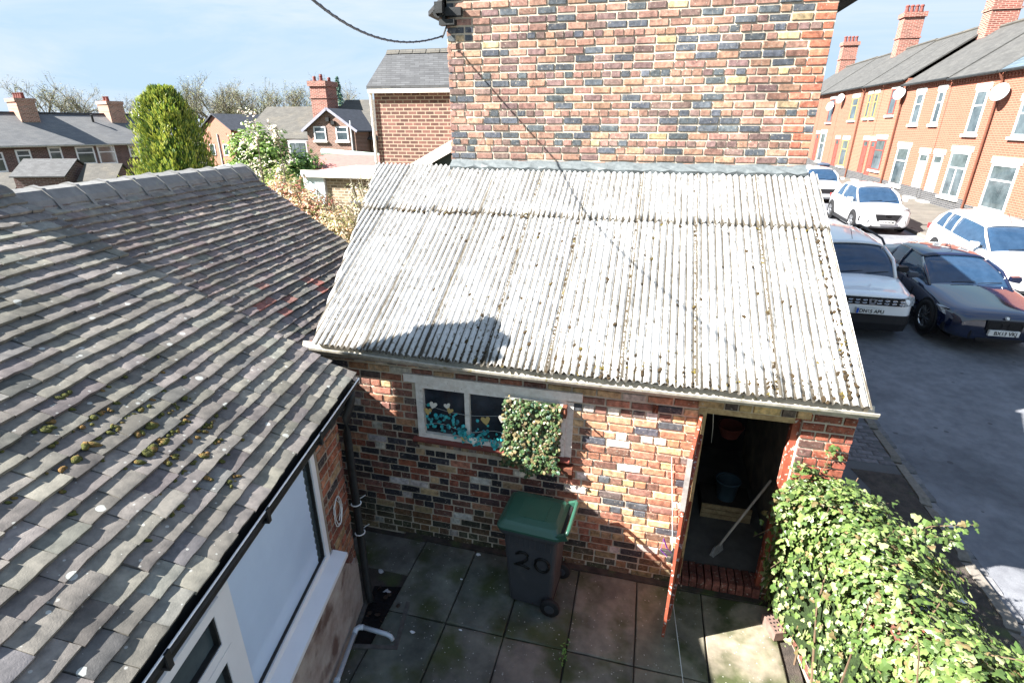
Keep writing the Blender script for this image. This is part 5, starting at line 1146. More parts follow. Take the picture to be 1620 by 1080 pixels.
# ---- trees and shrubs
M['bark'] = pmat('bark', (.13, .11, .085), (.07, .06, .05), ns=6, bump=.6)
M['twig'] = pmat('twig', (.17, .15, .11), (.11, .10, .075), ns=3, bump=0)
def bare_tree(seed, H, budcol, nb=2600, spread=.42):
    rd = random.Random(seed); tr = MB(); tw = MB(); tips = []
    def grow(P, d, L, r, lvl):
        n = 3; pts = [P]; q = P
        for k in range(n):
            d = (d+Vector((rd.uniform(-.16, .16), rd.uniform(-.16, .16), rd.uniform(-.03, .12)))).normalized(); q = q+d*(L/n); pts.append(q)
        (tr if lvl < 2 else tw).tube(pts, [r*(1-.13*k) for k in range(n+1)], 6 if lvl < 2 else 3, caps=False)
        if lvl >= 2: tips.extend(pts[1:])
        if lvl == 5: return
        m = 4 if lvl == 0 else 3
        for k in range(m + (rd.random() < .4)):
            t = rd.uniform(.4, 1.0) if lvl else rd.uniform(.55, 1.0); i = min(n-1, int(t*n)); Q = pts[i].lerp(pts[i+1], t*n-i)
            a = Vector((rd.uniform(-1, 1), rd.uniform(-1, 1), rd.uniform(-.1, .6))).normalized(); nd = (d*(1-spread)+a*spread*1.5).normalized()
            grow(Q, nd, L*rd.uniform(.55, .78), r*.52, lvl+1)
    grow(Vector((0, 0, 0)), Vector((0, 0, 1)), H*.36, H*.022, 0)
    pb = palette(budcol)
    for k in range(nb):
        P = rd.choice(tips)+Vector((rd.gauss(0, .12), rd.gauss(0, .12), rd.gauss(0, .12))); put_leaf(tw, P, (0, 0, 1), rd.uniform(.07, .15), pb(), 'lance', rd)
    return tr, tw
M['tw_attr'] = pmat('twigs_and_buds', (1, 1, 1), source='attr', ns=3, bump=0, lo=.9, hi=1.1)
tree_meshes = []
for sd_, bc in ((1, [(5, (.20, .22, .10)), (3, (.25, .22, .12)), (2, (.15, .17, .08))]), (2, [(5, (.24, .25, .12)), (3, (.18, .2, .09))]), (3, [(5, (.22, .19, .12)), (2, (.2, .22, .1))])):
    tr, tw = bare_tree(sd_, 10, bc)
    for i, c in enumerate(tw.c):
        if c is None: tw.c[i] = (.16, .145, .11)
    tree_meshes.append((tr.mesh('trunk', M['bark'], True), tw.mesh('crown', M['tw_attr'], fixn=False)))
TL = [(-67, 47, 1.10, 0, 'broad bare tree rising behind the left terrace chimney'), (-74, 42, .85, 1, 'low leafless tree at the left frame edge'), (-68, 53, .95, 2, 'thin bare tree between the terrace chimneys'), (-64, 55, .9, 1, 'bare tree just right of the second terrace chimney'), (-60, 58, 1.05, 0, 'bare tree directly behind the golden conifer'),
      (-51, 51, 1.10, 1, 'tall bare tree right of the conifer top'), (-53, 57, 1.05, 2, 'hazy bare tree behind the orange house roof'), (-50.5, 62, 1.12, 0, 'budding tree above the brown roof, left part'), (-46, 64, 1.15, 1, 'budding tree over the middle of the brown roof'), (-42, 62, 1.05, 2, 'thin tree left of the tall red chimney'), (-58, 66, 1.15, 1, 'far pale tree behind the row of bare trees'), (-39, 60, .9, 0, 'pale olive tree just behind the tall red chimney')]
for k, (x, y_, s, v, lb) in enumerate(TL):
    t = empty('bare_tree', (x, y_, -2.0), lb, 'tree', 'bare trees on the skyline'); t.rotation_euler = (0, 0, k*1.3); t.scale = (s*1.35, s*1.35, s*1.42)
    for nm, me in zip(('trunk', 'crown'), tree_meshes[v]): o = bpy.data.objects.new(nm, me); COL.objects.link(o); o.parent = t
hw = MB(); rd = random.Random(77); pb = palette([(5, (.19, .20, .11)), (3, (.24, .22, .13)), (2, (.13, .15, .08))])
for k in range(9000):
    t = rd.random(); x = -80+48*t; y_ = 46+24*t+rd.gauss(0, 2); z = -2+abs(rd.gauss(0, 3.2)); put_leaf(hw, (x, y_, min(z, 6.5)), (0, -.5, .6), rd.uniform(.25, .5), pb(), 'lance', rd)
hw.obj('distant_scrub', M['leaf'], fixn=False, label='hazy olive scrub woodland along the skyline', cat='woodland', kind='stuff')
# fir
fir = empty('fir_tree', (-36, 55.2, -2), 'blue-green fir tree peeping over the brown roof right of the red chimney', 'tree'); rd = random.Random(41)
q = MB(); q.tube([(-36, 55.2, -2), (-36, 55.2, 9.4)], [.2, .04], 7); q.obj('trunk', M['bark'], fir)
mb = MB(); pf = palette([(4, (.10, .20, .17)), (2, (.16, .24, .12)), (2, (.07, .14, .12))])
for k in range(2600):
    h = rd.random(); z = 2+7.6*h; r = (1-h)*1.9*(.55+.45*abs(math.sin(z*4.2))); a = rd.uniform(0, 6.283); rr = r*math.sqrt(rd.random()); put_leaf(mb, (-36+rr*math.cos(a), 55.2+rr*math.sin(a), z-rr*.22), (math.cos(a), math.sin(a), .6), .26, pf(), 'lance', rd)
mb.obj('crown', M['leaf'], fir, fixn=False)
# golden conifer
gc = empty('golden_conifer', (-24.6, 19.4, -2), 'big rounded golden-green conifer standing behind the outhouse ridge', 'tree'); rd = random.Random(42)
q = MB(); q.tube([(-24.6, 19.4, -2), (-24.6, 19.4, 3)], [.16, .06], 8); q.obj('trunk', M['bark'], gc)
mb = MB(); pc = palette([(5, (.33, .37, .05)), (4, (.24, .31, .045)), (2, (.40, .41, .08)), (2.5, (.10, .17, .03))]); pcd = palette([(3, (.06, .12, .025)), (2, (.10, .17, .03))])
def con_r(h): return 2.02*(1-(abs(h-.30)/.72)**2.3)**.55 if h < 1 else 0
n = 0
while n < 21000:
    h = rd.random(); a = rd.uniform(0, 6.283)
    if noise.noise(Vector((math.cos(a)*3.1, math.sin(a)*3.1, h*9+5))) < -.20 and rd.random() < .7: continue
    lump = .90+.30*noise.noise(Vector((math.cos(a)*2.2, math.sin(a)*2.2, h*6)))+.22*noise.noise(Vector((math.cos(a)*6, math.sin(a)*6, h*17)))
    r = con_r(h); r = r.real if isinstance(r, complex) else r
    t = rd.random()**.35; rr = r*lump*t; P = Vector((-24.6+rr*math.cos(a), 19.4+rr*math.sin(a), -.9+7.0*h))
    nrm = Vector((math.cos(a), math.sin(a), .45)); c = pc() if t > .82 else pcd()  # inner sprays coloured darker, shade of the crown's hollows in the colour
    tt = Vector((math.cos(a)*.35+rd.gauss(0, .25), math.sin(a)*.35+rd.gauss(0, .25), 1)).normalized(); s_ = tt.cross(nrm).normalized(); k = rd.uniform(.14, .30); n3 = s_.cross(tt)
    mt = Matrix((s_*k*.6, tt*k, n3*k)).transposed().to_4x4(); mt.translation = P; mb.append(LEAF['lance'], mt, c); n += 1
mb.obj('crown', M['leaf'], gc, fixn=False)
def bush(name, label, c, rx, ry, rz, cnt, size, pal, kind='round', seed=0, cat='bush', group=None, stems=6, fill=.55):
    e = empty(name, (c[0], c[1], c[2]-rz), label, cat, group); rd = random.Random(seed); mb = MB(); st = MB(); pf = palette(pal)
    n = 0
    while n < cnt:
        v = Vector((rd.gauss(0, 1), rd.gauss(0, 1), rd.gauss(0, 1))); v.normalize(); l = .75+.35*noise.noise(v*2.1+Vector((seed, 0, 0)))+.2*noise.noise(v*5.3+Vector((0, seed, 0)))
        t = rd.random()**fill; P = Vector((c[0]+v.x*rx*l*t, c[1]+v.y*ry*l*t, c[2]+v.z*rz*l*t))
        put_leaf(mb, P, v+Vector((0, 0, .3)), size, pf(), kind, rd); n += 1
    for k in range(stems):
        a = rd.uniform(0, 6.28); b0 = Vector((c[0], c[1], c[2]-rz*1.1)); tp = Vector((c[0]+rx*.6*math.cos(a), c[1]+ry*.6*math.sin(a), c[2]+rz*rd.uniform(.2, .8))); st.tube([b0, (b0+tp)/2+Vector((rd.uniform(-.1, .1), rd.uniform(-.1, .1), 0)), tp], [.035, .025, .01], 5)
    mb.obj('foliage', M['leaf'], e, fixn=False); st.obj('stems', M['twig'], e); return e
GR = [(5, (.15, .25, .045)), (4, (.20, .29, .07)), (3, (.09, .16, .03))]
bush('laurel_bush', 'bright green rounded bush in front of the brown-roofed house', (-15.3, 14.0, 3.1), 1.75, 1.5, 1.75, 5200, .13, GR, 'round', 3)
bush('laurel_bush', 'darker green bush below the conservatory windows', (-13.9, 14.6, 2.7), 1.2, 1.2, 1.2, 2600, .12, [(4, (.10, .19, .04)), (3, (.15, .25, .06))], 'round', 4)
bush('garden_shrub', 'yellow-green feathery shrub beside the white garage panel', (-11.6, 10.2, 2.4), 1.0, .9, 1.25, 2600, .11, [(4, (.22, .28, .07)), (3, (.30, .33, .13))], 'lance', 5)
PK = [(4, (.42, .22, .13)), (4, (.46, .36, .20)), (3, (.44, .17, .13)), (4, (.46, .42, .28)), (2, (.24, .27, .09))]
bush('pieris_shrub', 'orange and cream flowering shrub along the outhouse verge, upper part', (-9.6, 7.6, 2.6), .95, .8, .85, 3600, .10, PK, 'lance', 6, group='flowering shrubs')
bush('pieris_shrub', 'orange-pink flowering shrub, middle of the verge', (-8.6, 7.2, 2.35), .85, .8, .85, 3400, .10, PK, 'lance', 7, group='flowering shrubs')
bush('pieris_shrub', 'cream flowering shrub lowest along the verge beside the corrugated roof', (-7.6, 6.6, 2.0), .85, .8, .95, 2800, .09, [(4, (.58, .50, .36)), (3, (.52, .36, .2)), (3, (.34, .36, .14))], 'lance', 8, group='flowering shrubs')
bush('twiggy_shrub', 'pale twiggy yellow-green shrub in front of the garage brickwork', (-7.1, 7.6, 2.45), .95, .8, 1.15, 1700, .075, [(3, (.34, .36, .15)), (3, (.42, .40, .26)), (3, (.5, .45, .36))], 'lance', 9, stems=38, fill=.4)
for k, (x, y_, h, lb) in enumerate(((-11.25, 9, 4.75, 'tallest blossoming sapling in front of the green bush'), (-10.65, 9.1, 4.45, 'second blossoming sapling, right of the tallest one'), (-11.75, 9.0, 4.0, 'shortest blossoming sapling, left of the tallest one'))):
    e = empty('blossom_sapling', (x, y_, 0), lb, 'sapling', 'blossoming saplings'); rd = random.Random(60+k); st = MB(); mb = MB(); pb = palette([(4, (.60, .56, .46)), (2, (.52, .42, .34)), (2, (.3, .34, .14))])
    top = Vector((x+rd.uniform(-.15, .15), y_, h)); pts = [Vector((x, y_, 0)).lerp(top, t/6)+Vector((rd.uniform(-.04, .04), 0, 0)) for t in range(7)]; st.tube(pts, [.035-.0045*j for j in range(7)], 6)
    for j in range(26):
        t = rd.uniform(.45, 1); i = min(5, int(t*6)); P = pts[i].lerp(pts[i+1], t*6-i); Q = P+Vector((rd.uniform(-.22, .22), rd.uniform(-.2, .2), rd.uniform(.03, .25))); st.tube([P, Q], [.008, .004], 4)
        for m_ in range(9): put_leaf(mb, Q+Vector((rd.gauss(0, .05), rd.gauss(0, .05), rd.gauss(0, .06))), (0, -.5, .6), .065, pb(), 'round', rd)
    mb.obj('blossom', M['leaf'], e, fixn=False); st.obj('stem', M['twig'], e)

# ================================================================== STREET TERRACE
FX = 13.0
st_brick = far_brick('street_brick', (.26, .086, .055), (.215, .07, .045), (.35, .94, 0), (.27, .145, .10), .16)
st_brick2 = far_brick('street_brick_pale', (.28, .098, .062), (.235, .08, .05), (0, 1, 0), (.28, .16, .11), .14)
plinth = far_brick('blue_plinth', (.06, .063, .07), (.04, .042, .048), (0, 1, 0), (.13, .125, .12), .3)
M['slate_st'] = courses(pmat('street_slate', (.09, .089, .084), (.066, .066, .064), ns=1.5, bump=0), (0, 1, 0), .32, .07, (.045, .045, .045), .25, .008)
M['slate_blue'] = courses(pmat('blue_tile_roof', (.075, .105, .13), (.06, .085, .105), ns=1.5, bump=0), (0, 1, 0), .32, .14, (.10, .13, .15), .15, .01)
M['white_stone'] = pmat('painted_stone', (.42, .41, .385), (.35, .34, .32), ns=4, bump=0)
M['door_red'] = pmat('door_red', (.36, .06, .045), bump=0, rough=.45); M['door_white'] = pmat('door_white', (.46, .46, .46), bump=0, rough=.4); M['wood_frame'] = pmat('oak_frame', (.40, .26, .10), bump=0, rough=.5)
M['wood_red'] = pmat('mahogany_frame', (.22, .06, .05), bump=0, rough=.5)
def street_house(y0, y1, eave, label, wins, doors, roofmat='slate_st', bmat=None, chim=None, pipe=None, dish=None, rz=None, ridge=None):
    yc = (y0+y1)/2; zb = road_z(yc)+.1; e = empty('street_house', (FX, yc, zb), label, 'house', 'terraced houses along the street')
    q = MB(); q.box(FX, FX+7, y0+.003, y1-.003, -.5, eave); q.obj('wall', bmat or st_brick, e)
    q = MB(); q.box(FX-.03, FX, y0+.01, y1-.01, zb-.4, zb+.55); q.obj('plinth', plinth, e)
    RX, RZ = FX+3.4, eave+2.55
    q = MB(); q.loft([[(FX-.24, y_, eave-.06), (RX, y_, RZ), (FX+7.2, y_, eave-.06), (FX+7.2, y_, eave-.14), (RX, y_, RZ-.1), (FX-.24, y_, eave-.14)] for y_ in (y0, y1)]); q.obj('roof', M[roofmat], e)
    q = MB(); q.tube([(RX, y0, RZ+.02), (RX, y1, RZ+.02)], .10, 6); q.obj('ridge_line', M['grey_tile'], e)
    q = MB(); q.tube([(FX-.27, y0, eave-.11), (FX-.27, y1, eave-.11)], .06, 6); q.obj('gutter', M['black_iron'], e)
    y_ = y0+.1; 
    q = MB()
    while y_ < y1-.1: q.box(FX-.09, FX, y_, y_+.11, eave-.34, eave-.22); y_ += .23
    q.box(FX-.06, FX, y0+.01, y1-.01, eave-.22, eave-.14); q.obj('dentil_course', bmat or st_brick, e, kind='stuff')
    for (a, b_, z0, z1, fm, bars) in wins:
        c = ((FX, (a+b_)/2, (z0+z1)/2)); o = fwin(e, (FX-.0, (a+b_)/2, (z0+z1)/2), Y_, -X_, b_-a, z1-z0, .085, bars, fm, sill=False)
        l = MB(); l.box(FX-.04, FX+.01, a-.13, b_+.13, z1+.003, z1+.26); l.obj('lintel', M['white_stone'], o)
        l = MB(); l.box(FX-.11, FX+.01, a-.13, b_+.13, z0-.13, z0-.003); l.obj('sill', M['white_stone'], o)
    for (a, b_, z1, dm) in doors:
        zd = road_z((a+b_)/2)+.2
        l = MB(); l.box(FX-.012, FX+.02, a+.07, b_-.07, zd, z1-.42); d = l.obj('door', M[dm], e)
        l = MB(); l.box(FX-.03, FX+.02, a, a+.07, zd, z1); l.box(FX-.03, FX+.02, b_-.07, b_, zd, z1); l.box(FX-.03, FX+.02, a+.07, b_-.07, z1-.07, z1); l.box(FX-.03, FX+.02, a+.07, b_-.07, z1-.42, z1-.36); l.obj('door_frame', M['white_upvc' if dm == 'door_white' else dm], d)
        l = MB(); l.box(FX-.008, FX+.02, a+.07, b_-.07, z1-.36, z1-.07); l.obj('fanlight', M['glass_house'], d)
        for zz in (.45, 1.25): l = MB(); l.box(FX-.02, FX-.012, a+.16, b_-.16, zd+zz-.25, zd+zz+.3); l.obj('panel', M[dm], d)
        l = MB(); l.tube([(FX-.05, a+.14, zd+1.0), (FX-.012, a+.14, zd+1.0)], .02, 6); l.obj('handle', M['black_iron'], d)
        l = MB(); l.box(FX-.05, FX+.01, a-.13, b_+.13, z1+.003, z1+.26); l.obj('lintel', M['white_stone'], e)
        l = MB(); l.box(FX-.28, FX-.031, a-.02, b_+.02, zd-.2, zd-.01); l.obj('doorstep', M['white_stone'], e)
    if chim:
        cy, hh = chim; q = MB(); q.box(RX-.62, RX+.62, cy-.45, cy+.45, RZ-1.0, RZ+hh); q.box(RX-.72, RX+.72, cy-.55, cy+.55, RZ+hh, RZ+hh+.3); q.box(RX-.68, RX+.68, cy-.5, cy+.5, RZ+hh*.35, RZ+hh*.35+.1)
        c = q.obj('chimney', bpy.data.materials['chimney_red'], e)
        for k in range(4): l = MB(); l.lathe([(.14, 0), (.11, .35), (.14, .42), (.1, .5), (0, .3)], (RX-.45+.3*k, cy, RZ+hh+.3), UZ, 10); l.obj('chimney_pot', M['red_sill'], c)
    if pipe: q = MB(); q.tube([(FX-.25, pipe, eave-.15), (FX-.09, pipe, eave-.45), (FX-.09, pipe, zb+.02)], .05, 8); q.obj('downpipe', M['rust'] if pipe else 0, e)
    if dish:
        dy, dz = dish; q = MB(); ax = Vector((-.8, -.5, .25)).normalized(); q.lathe([(0, -.06), (.2, -.035), (.34, .03), (.345, .035), (.2, -.02), (0, -.045)], (FX-.30, dy, dz), ax, 18); ds = q.obj('satellite_dish', pmat('dish_grey', (.55, .56, .56), bump=0) if 'dish_grey' not in bpy.data.materials else bpy.data.materials['dish_grey'], e, smooth=True)
        q = MB(); q.tube([(FX, dy, dz-.1), (FX-.26, dy, dz)], .02, 6); q.tube([(FX-.28, dy, dz-.2), Vector((FX-.3, dy, dz))+ax*.32], .012, 5); q.obj('dish_arm', M['black_iron'], ds)
    return e
W_ = 'white_upvc'
street_house(11.6, 23.50, 6.66, 'street house nearest, with a big white window, cut by the frame', [(20.6, 22.35, 1.32, 3.10, W_, 1), (20.4, 21.75, 4.12, 5.40, W_, 1)], [(18.2, 19.1, 3.1, 'door_white')], 'slate_blue', None, None, 23.42, (22.9, 5.75))
street_house(23.56, 27.65, 6.66, 'street house with blue-tiled roof side, white door and latticed window', [(24.2, 25.8, 1.45, 3.42, W_, 2), (24.3, 25.25, 4.18, 5.95, W_, 1)], [(26.5, 27.4, 3.2, 'door_white')], 'slate_st', None, None)
street_house(27.7, 32.90, 6.72, 'street house with white door beside dark brick plinth and two upstairs windows', [(30.3, 31.85, 1.40, 3.42, W_, 1), (28.1, 28.78, 4.60, 6.12, W_, 1), (30.3, 31.2, 4.60, 6.12, W_, 1)], [(28.0, 28.95, 3.2, 'door_white')], 'slate_st', None, (32.7, 2.3), 32.85, (32.8, 6.2))
street_house(32.95, 36.15, 7.0, 'street house with mahogany upstairs window behind the front white car', [(33.8, 35.3, 1.97, 3.76, 'wood_red', 1), (33.8, 34.75, 5.12, 6.55, 'wood_red', 1)], [(35.35, 36.1, 3.65, 'door_red')], 'slate_st', st_brick2, None)
street_house(36.2, 39.35, 7.0, 'street house with red front door and oak upstairs windows', [(36.75, 37.35, 5.0, 6.45, 'wood_frame', 1), (37.9, 38.5, 5.0, 6.45, 'wood_frame', 1)], [(36.6, 37.45, 3.65, 'door_red')], 'slate_st', st_brick2, None, 39.3)
street_house(39.4, 44.4, 7.05, 'street house with oak-framed windows and high satellite dish', [(40.3, 41.55, 4.9, 6.35, 'wood_frame', 1), (40.4, 41.7, 1.8, 3.6, 'wood_frame', 1)], [(42.6, 43.4, 3.6, 'door_red')], 'slate_st', None, (44.3, 2.0), None, (43.5, 6.4))
street_house(44.45, 49.4, 7.05, 'street house with one red door, second from the far end', [(45.7, 46.9, 4.8, 6.5, 'wood_red', 1), (46.2, 47.6, 1.8, 4.0, W_, 1)], [(48.2, 49.0, 3.9, 'door_red')], 'slate_st', None, None, None, (45.7, 5.95))
street_house(49.45, 58, 7.1, 'farthest street house at the end of the terrace', [(51, 52.2, 4.9, 6.5, W_, 1), (51, 52.4, 1.9, 3.9, W_, 1)], [(54, 54.9, 3.9, 'door_red')], 'slate_st', None, (57.5, 1.8))
for x, y_, z, c, lb in ((10.9, 37.5, 0, (.06, .08, .12), 'dark blue wheelie bin on the far pavement'), (10.6, 44, 0, (.35, .40, .45), 'pale grey wheelie bin far up the street')):
    zb = road_z(y_)+.11; e = empty('wheelie_bin', (x, y_, zb), lb, 'bin', 'bins on the far pavement'); mt = pmat('far_bin', c, bump=0, rough=.5)
    q = MB(); q.loft([[(x+s*a, y_+t*a*1.1, zb+z_) for s, t in ((-1, -1), (1, -1), (1, 1), (-1, 1))] for a, z_ in ((.22, .03), (.29, .95))]); q.obj('body', mt, e)
    q = MB(); q.loft([[(x+s*a, y_+t*a*1.1, zb+z_) for s, t in ((-1, -1), (1, -1), (1, 1), (-1, 1))] for a, z_ in ((.32, .95), (.32, 1.0), (.2, 1.07))]); q.obj('lid', mt, e)

# ================================================================== CARS
M['car_glass'] = pmat('car_glass', (.02, .045, .085), (.012, .03, .06), rough=.03, bump=0, spec=.8)  # blue base colour stands in for sky reflected in the glass
M['tyre'] = pmat('tyre', (.016, .016, .017), bump=0, rough=.85); M['alloy'] = pmat('alloy', (.55, .56, .58), bump=0, rough=.25, metal=.9)
M['trim'] = pmat('black_trim', (.014, .014, .016), bump=0, rough=.55); M['lamp'] = pmat('lamp_glass', (.34, .35, .37), (.08, .085, .09), ns=22, bump=0, rough=.08, spec=.7)
M['chrome'] = pmat('chrome', (.7, .7, .72), bump=0, rough=.12, metal=1); M['plate_w'] = pmat('plate_white', (.72, .72, .70), bump=0, rough=.4); M['plate_k'] = pmat('plate_black', (.012, .012, .012), bump=0); M['plate_b'] = pmat('plate_blue', (.02, .09, .45), bump=0)
M['tail'] = pmat('tail_lamp', (.35, .015, .015), bump=0, rough=.15)
def paint(n, c, rough=.3): return pmat(n, c, tuple(x*.96 for x in c), rough=rough, bump=0, spec=.5, coat=1.0)
def car(label, x, y, rz, pm, L, W, H, cfg):
    """front at local y=0 looking to -y, rear at y=L. rz turns about the front centre"""
    zr = road_z(y+L*.4); slope = math.atan2(road_z(y+L)-road_z(y), L)
    e = add('parked_car', None, None, (x, y, zr-.0), 0, label, 'car', 'cars in the street'); e.rotation_euler = (slope, 0, rz); WL[e.name] = Vector((0, 0, 0))
    hw = W/2; hood = cfg['hood']; belt = cfg['belt']; gc_ = .20; nose = cfg.get('nose', .62); bl = cfg['bonnet']; roofz = H; tail = cfg.get('tail', belt)
    # lower body stations: (y, half width, bottom, shoulder z, top z)
    stn = [(0.0, hw*.74, gc_+.05, nose*.80, nose-.03), (.03, hw*.80, gc_+.02, nose*.84, nose), (.13, hw*.90, gc_+.0, nose*.88, nose+(hood-nose)*.45), (.34, hw*.97, gc_-.01, nose*.93, hood-.05), (.75, hw, gc_-.02, hood*.86, hood-.01), (bl, hw, gc_-.02, belt*.88, belt+.0), (L*.5, hw, gc_-.02, belt*.88, belt+.015), (L*.78, hw, gc_-.02, belt*.9, belt+.03), (L-.45, hw*.985, gc_, tail*.9, tail+.02), (L-.12, hw*.92, gc_+.03, tail*.86, tail-.02), (L, hw*.80, gc_+.10, tail*.78, tail-.10)]
    rings = []
    for yy, w_, zb, zs, zt in stn:
        half = [(0, zb), (w_*.80, zb), (w_*.97, zb+.07), (w_, zb+(zs-zb)*.45), (w_*.985, zs), (w_*.93, zs+(zt-zs)*.62), (w_*.78, zt), (w_*.4, zt+.02), ]
        ring = [(a, yy, z) for a, z in half] + [(0, yy, zt+.028)] + [(-a, yy, z) for a, z in half[:0:-1]]
        rings.append(ring)
    b = MB(); b.loft(rings); body = b.obj('body', pm, e, smooth=True)
    sub = body.modifiers.new('round', 'SUBSURF'); sub.levels = sub.render_levels = 2
    # cabin
    A_, B_, C_, D_ = bl-.12, bl+cfg['ws'], L-cfg['rroof'], L-cfg['rbase']; wb = hw*.88; wr = hw*.66; n = 10
    def cab(off, y0=None, y1=None, cut=0):
        rs = []
        prof = [(A_, belt-.05, wb), (A_+(B_-A_)*.5, belt+(roofz-belt)*.56, wb*.5+wr*.53), (B_, roofz-.045, wr*1.02), (B_+.25, roofz-.012, wr), ((B_+C_)/2, roofz, wr*1.01), (C_-.2, roofz-.02, wr*.99), (C_, roofz-.06, wr*.95), (C_+(D_-C_)*.55, tail+(roofz-tail)*.50, wb*.5+wr*.45), (D_, tail-.03, wb*.92)]
        for yy, zt, w_ in prof:
            f = (zt-belt)/(roofz-belt) if roofz > belt else 0; f = max(0, min(1, f)); base = belt-.06
            wlow = wb*(.93 if yy in (A_, D_) else 1.0)
            half = [(wlow+off, base), (wlow*.985+off, min(zt, belt+.02)), (w_*(.35)+wlow*.62 if f > .5 else w_*.99+off, base+(zt-base)*.55), (w_+off, zt-.055*f-.005), (w_*.86, zt+off), (w_*.45, zt+.022*f+off)]
            rs.append([(a, yy, z) for a, z in half]+[(0, yy, zt+.03*f+off)]+[(-a, yy, z) for a, z in half[::-1]])
        return rs
    b = MB(); b.loft(cab(0), closed=False, cap=False); g_ = b.obj('glasshouse', M['car_glass'], e, smooth=True); sm = g_.modifiers.new('round', 'SUBSURF'); sm.levels = sm.render_levels = 1
    rs = cab(.008)[2:7]; b = MB(); b.loft([r_[3:-3] for r_ in rs], closed=False, cap=False); rf_ = b.obj('roof_panel', cfg.get('roofmat', pm), e, smooth=True); sm = rf_.modifiers.new('round', 'SUBSURF'); sm.levels = sm.render_levels = 1
    so2 = rf_.modifiers.new('th', 'SOLIDIFY'); so2.thickness = .03; so2.offset = 0
    rr = cab(.006)
    def strut(pts, w_, nm='pillar'):
        for sg in (1, -1):
            m_ = MB(); P = [Vector((sg*p[0], p[1], p[2])) for p in pts]
            m_.tube(P, w_/2, 8)
            m_.obj(nm, pm, e, smooth=True)
    strut([rr[0][1], rr[1][3], rr[2][3]], .07)
    cr = cab(.010); f_ = cfg.get('cpil', .25)
    for sg in (1, -1):
        rows_ = []
        for ra, rb_ in ((cr[6], cr[6]), (cr[7], cr[7]), (cr[8], cr[8])): rows_.append([Vector((sg*p[0], p[1], p[2])) for p in ra[0:4]])
        lead = [a_.lerp(b_, -f_*1.6) if 0 else a_+(a_-b_)*f_ for a_, b_ in zip(rows_[0], rows_[1])]; lead = [Vector((c_.x, c_.y, min(c_.z, d_.z+.02))) for c_, d_ in zip(lead, rows_[0])]
        m_ = MB(); m_.loft([lead]+rows_, closed=False, cap=False); o_ = m_.obj('rear_pillar', pm, e, smooth=True); so3 = o_.modifiers.new('th', 'SOLIDIFY'); so3.thickness = .012; so3.offset = 0
    yb_ = cfg.get('bp', (B_+C_)/2+.1)
    for yy in [yb_]+cfg.get('xp', []):
        w1, w2_ = wb*.985+.006, wr*1.01; strut([(w1, yy-.03, belt+.0), (wr*.35+wb*.62+.008, yy, belt+(roofz-belt)*.52), (w2_+.004, yy+.03, roofz-.05)], .055)
    # wheels
    for yy in (cfg['fw'], cfg['rw']):
        for sg in (1, -1):
            R = cfg.get('R', .32); c = Vector((sg*(hw-.10), yy, R)); ax = Vector((sg, 0, 0))
            a = MB(); a.lathe([(0, .096), (R*1.16, .098), (R*1.17, .07)], c, ax, 26); a.obj('wheel_arch', M['trim'], e)
            t = MB(); t.lathe([(R*.62, .06), (R*.64, .115), (R*.9, .125), (R, .10), (R, -.10), (R*.6, -.1)], c, ax, 26); wh = t.obj('wheel', M['tyre'], e, smooth=True)
            t = MB(); t.lathe([(0, .085), (R*.12, .10), (R*.14, .075), (R*.55, .06), (R*.64, .112), (R*.66, .116)], c, ax, 26)
            for k in range(10):
                an = 2*math.pi*k/10+(.12 if k % 2 else -.12); d = Vector((0, math.cos(an), math.sin(an))); t.bar(c+ax*.100+d*R*.1, c+ax*.104+d*R*.62, .035, .02, up=ax)
            t.obj('rim', M['alloy'] if cfg.get('alloy', 1) else M['trim'], wh)
    # mirrors
    for sg in (1, -1):
        m_ = MB(); c = Vector((sg*(hw+.06), bl+.22, belt+.07)); m_.loft([[c+Vector((sg*s*.10, dy, t_*.07)) for s, t_ in ((-1, -.6), (.7, -1), (1, 0), (.7, 1), (-1, .8))] for dy in (-.06, .05)]); m_.obj('mirror', cfg.get('mirmat', pm), e, smooth=False)
    # front: lamps, grille, lower intake
    def skin(k):
        for (a0, y0_), (a1, y1_) in zip(((0, 0), (.6, -.004), (.74, .015), (.82, .05), (.90, .13), (.97, .33), (1.2, .9)), ((.6, -.004), (.74, .015), (.82, .05), (.90, .13), (.97, .33), (1.2, .9), (9, 9))):
            if k <= a1: return y0_+(y1_-y0_)*(k-a0)/(a1-a0)
    def front(nm, poly, mat, yoff, parent=e, th=.03):
        P = []
        for a, z in poly:
            k = abs(a)/hw; yy = yoff + skin(k) + (max(0, z-(nose-.08))*.8 if nm == 'headlight' else 0); P.append((a, yy, z))
        m_ = MB(); m_.loft([P, [(a, yy+th, z) for a, yy, z in P]]); return m_.obj(nm, mat, parent)
    for sg in (1, -1):
        o = front('headlight', [(sg*a*hw, z) for a, z in cfg['lamp']], M['lamp'], cfg.get('ly', .02), th=.14)
        if cfg.get('fog'): front('fog_lamp', [(sg*a*hw, z) for a, z in cfg['fog']], M['trim'], cfg.get('fy', -.01), th=.1)
    gr = front('grille', [(a*hw, z) for a, z in cfg['grille']], M['trim'], cfg.get('gy', -.022), th=.08)
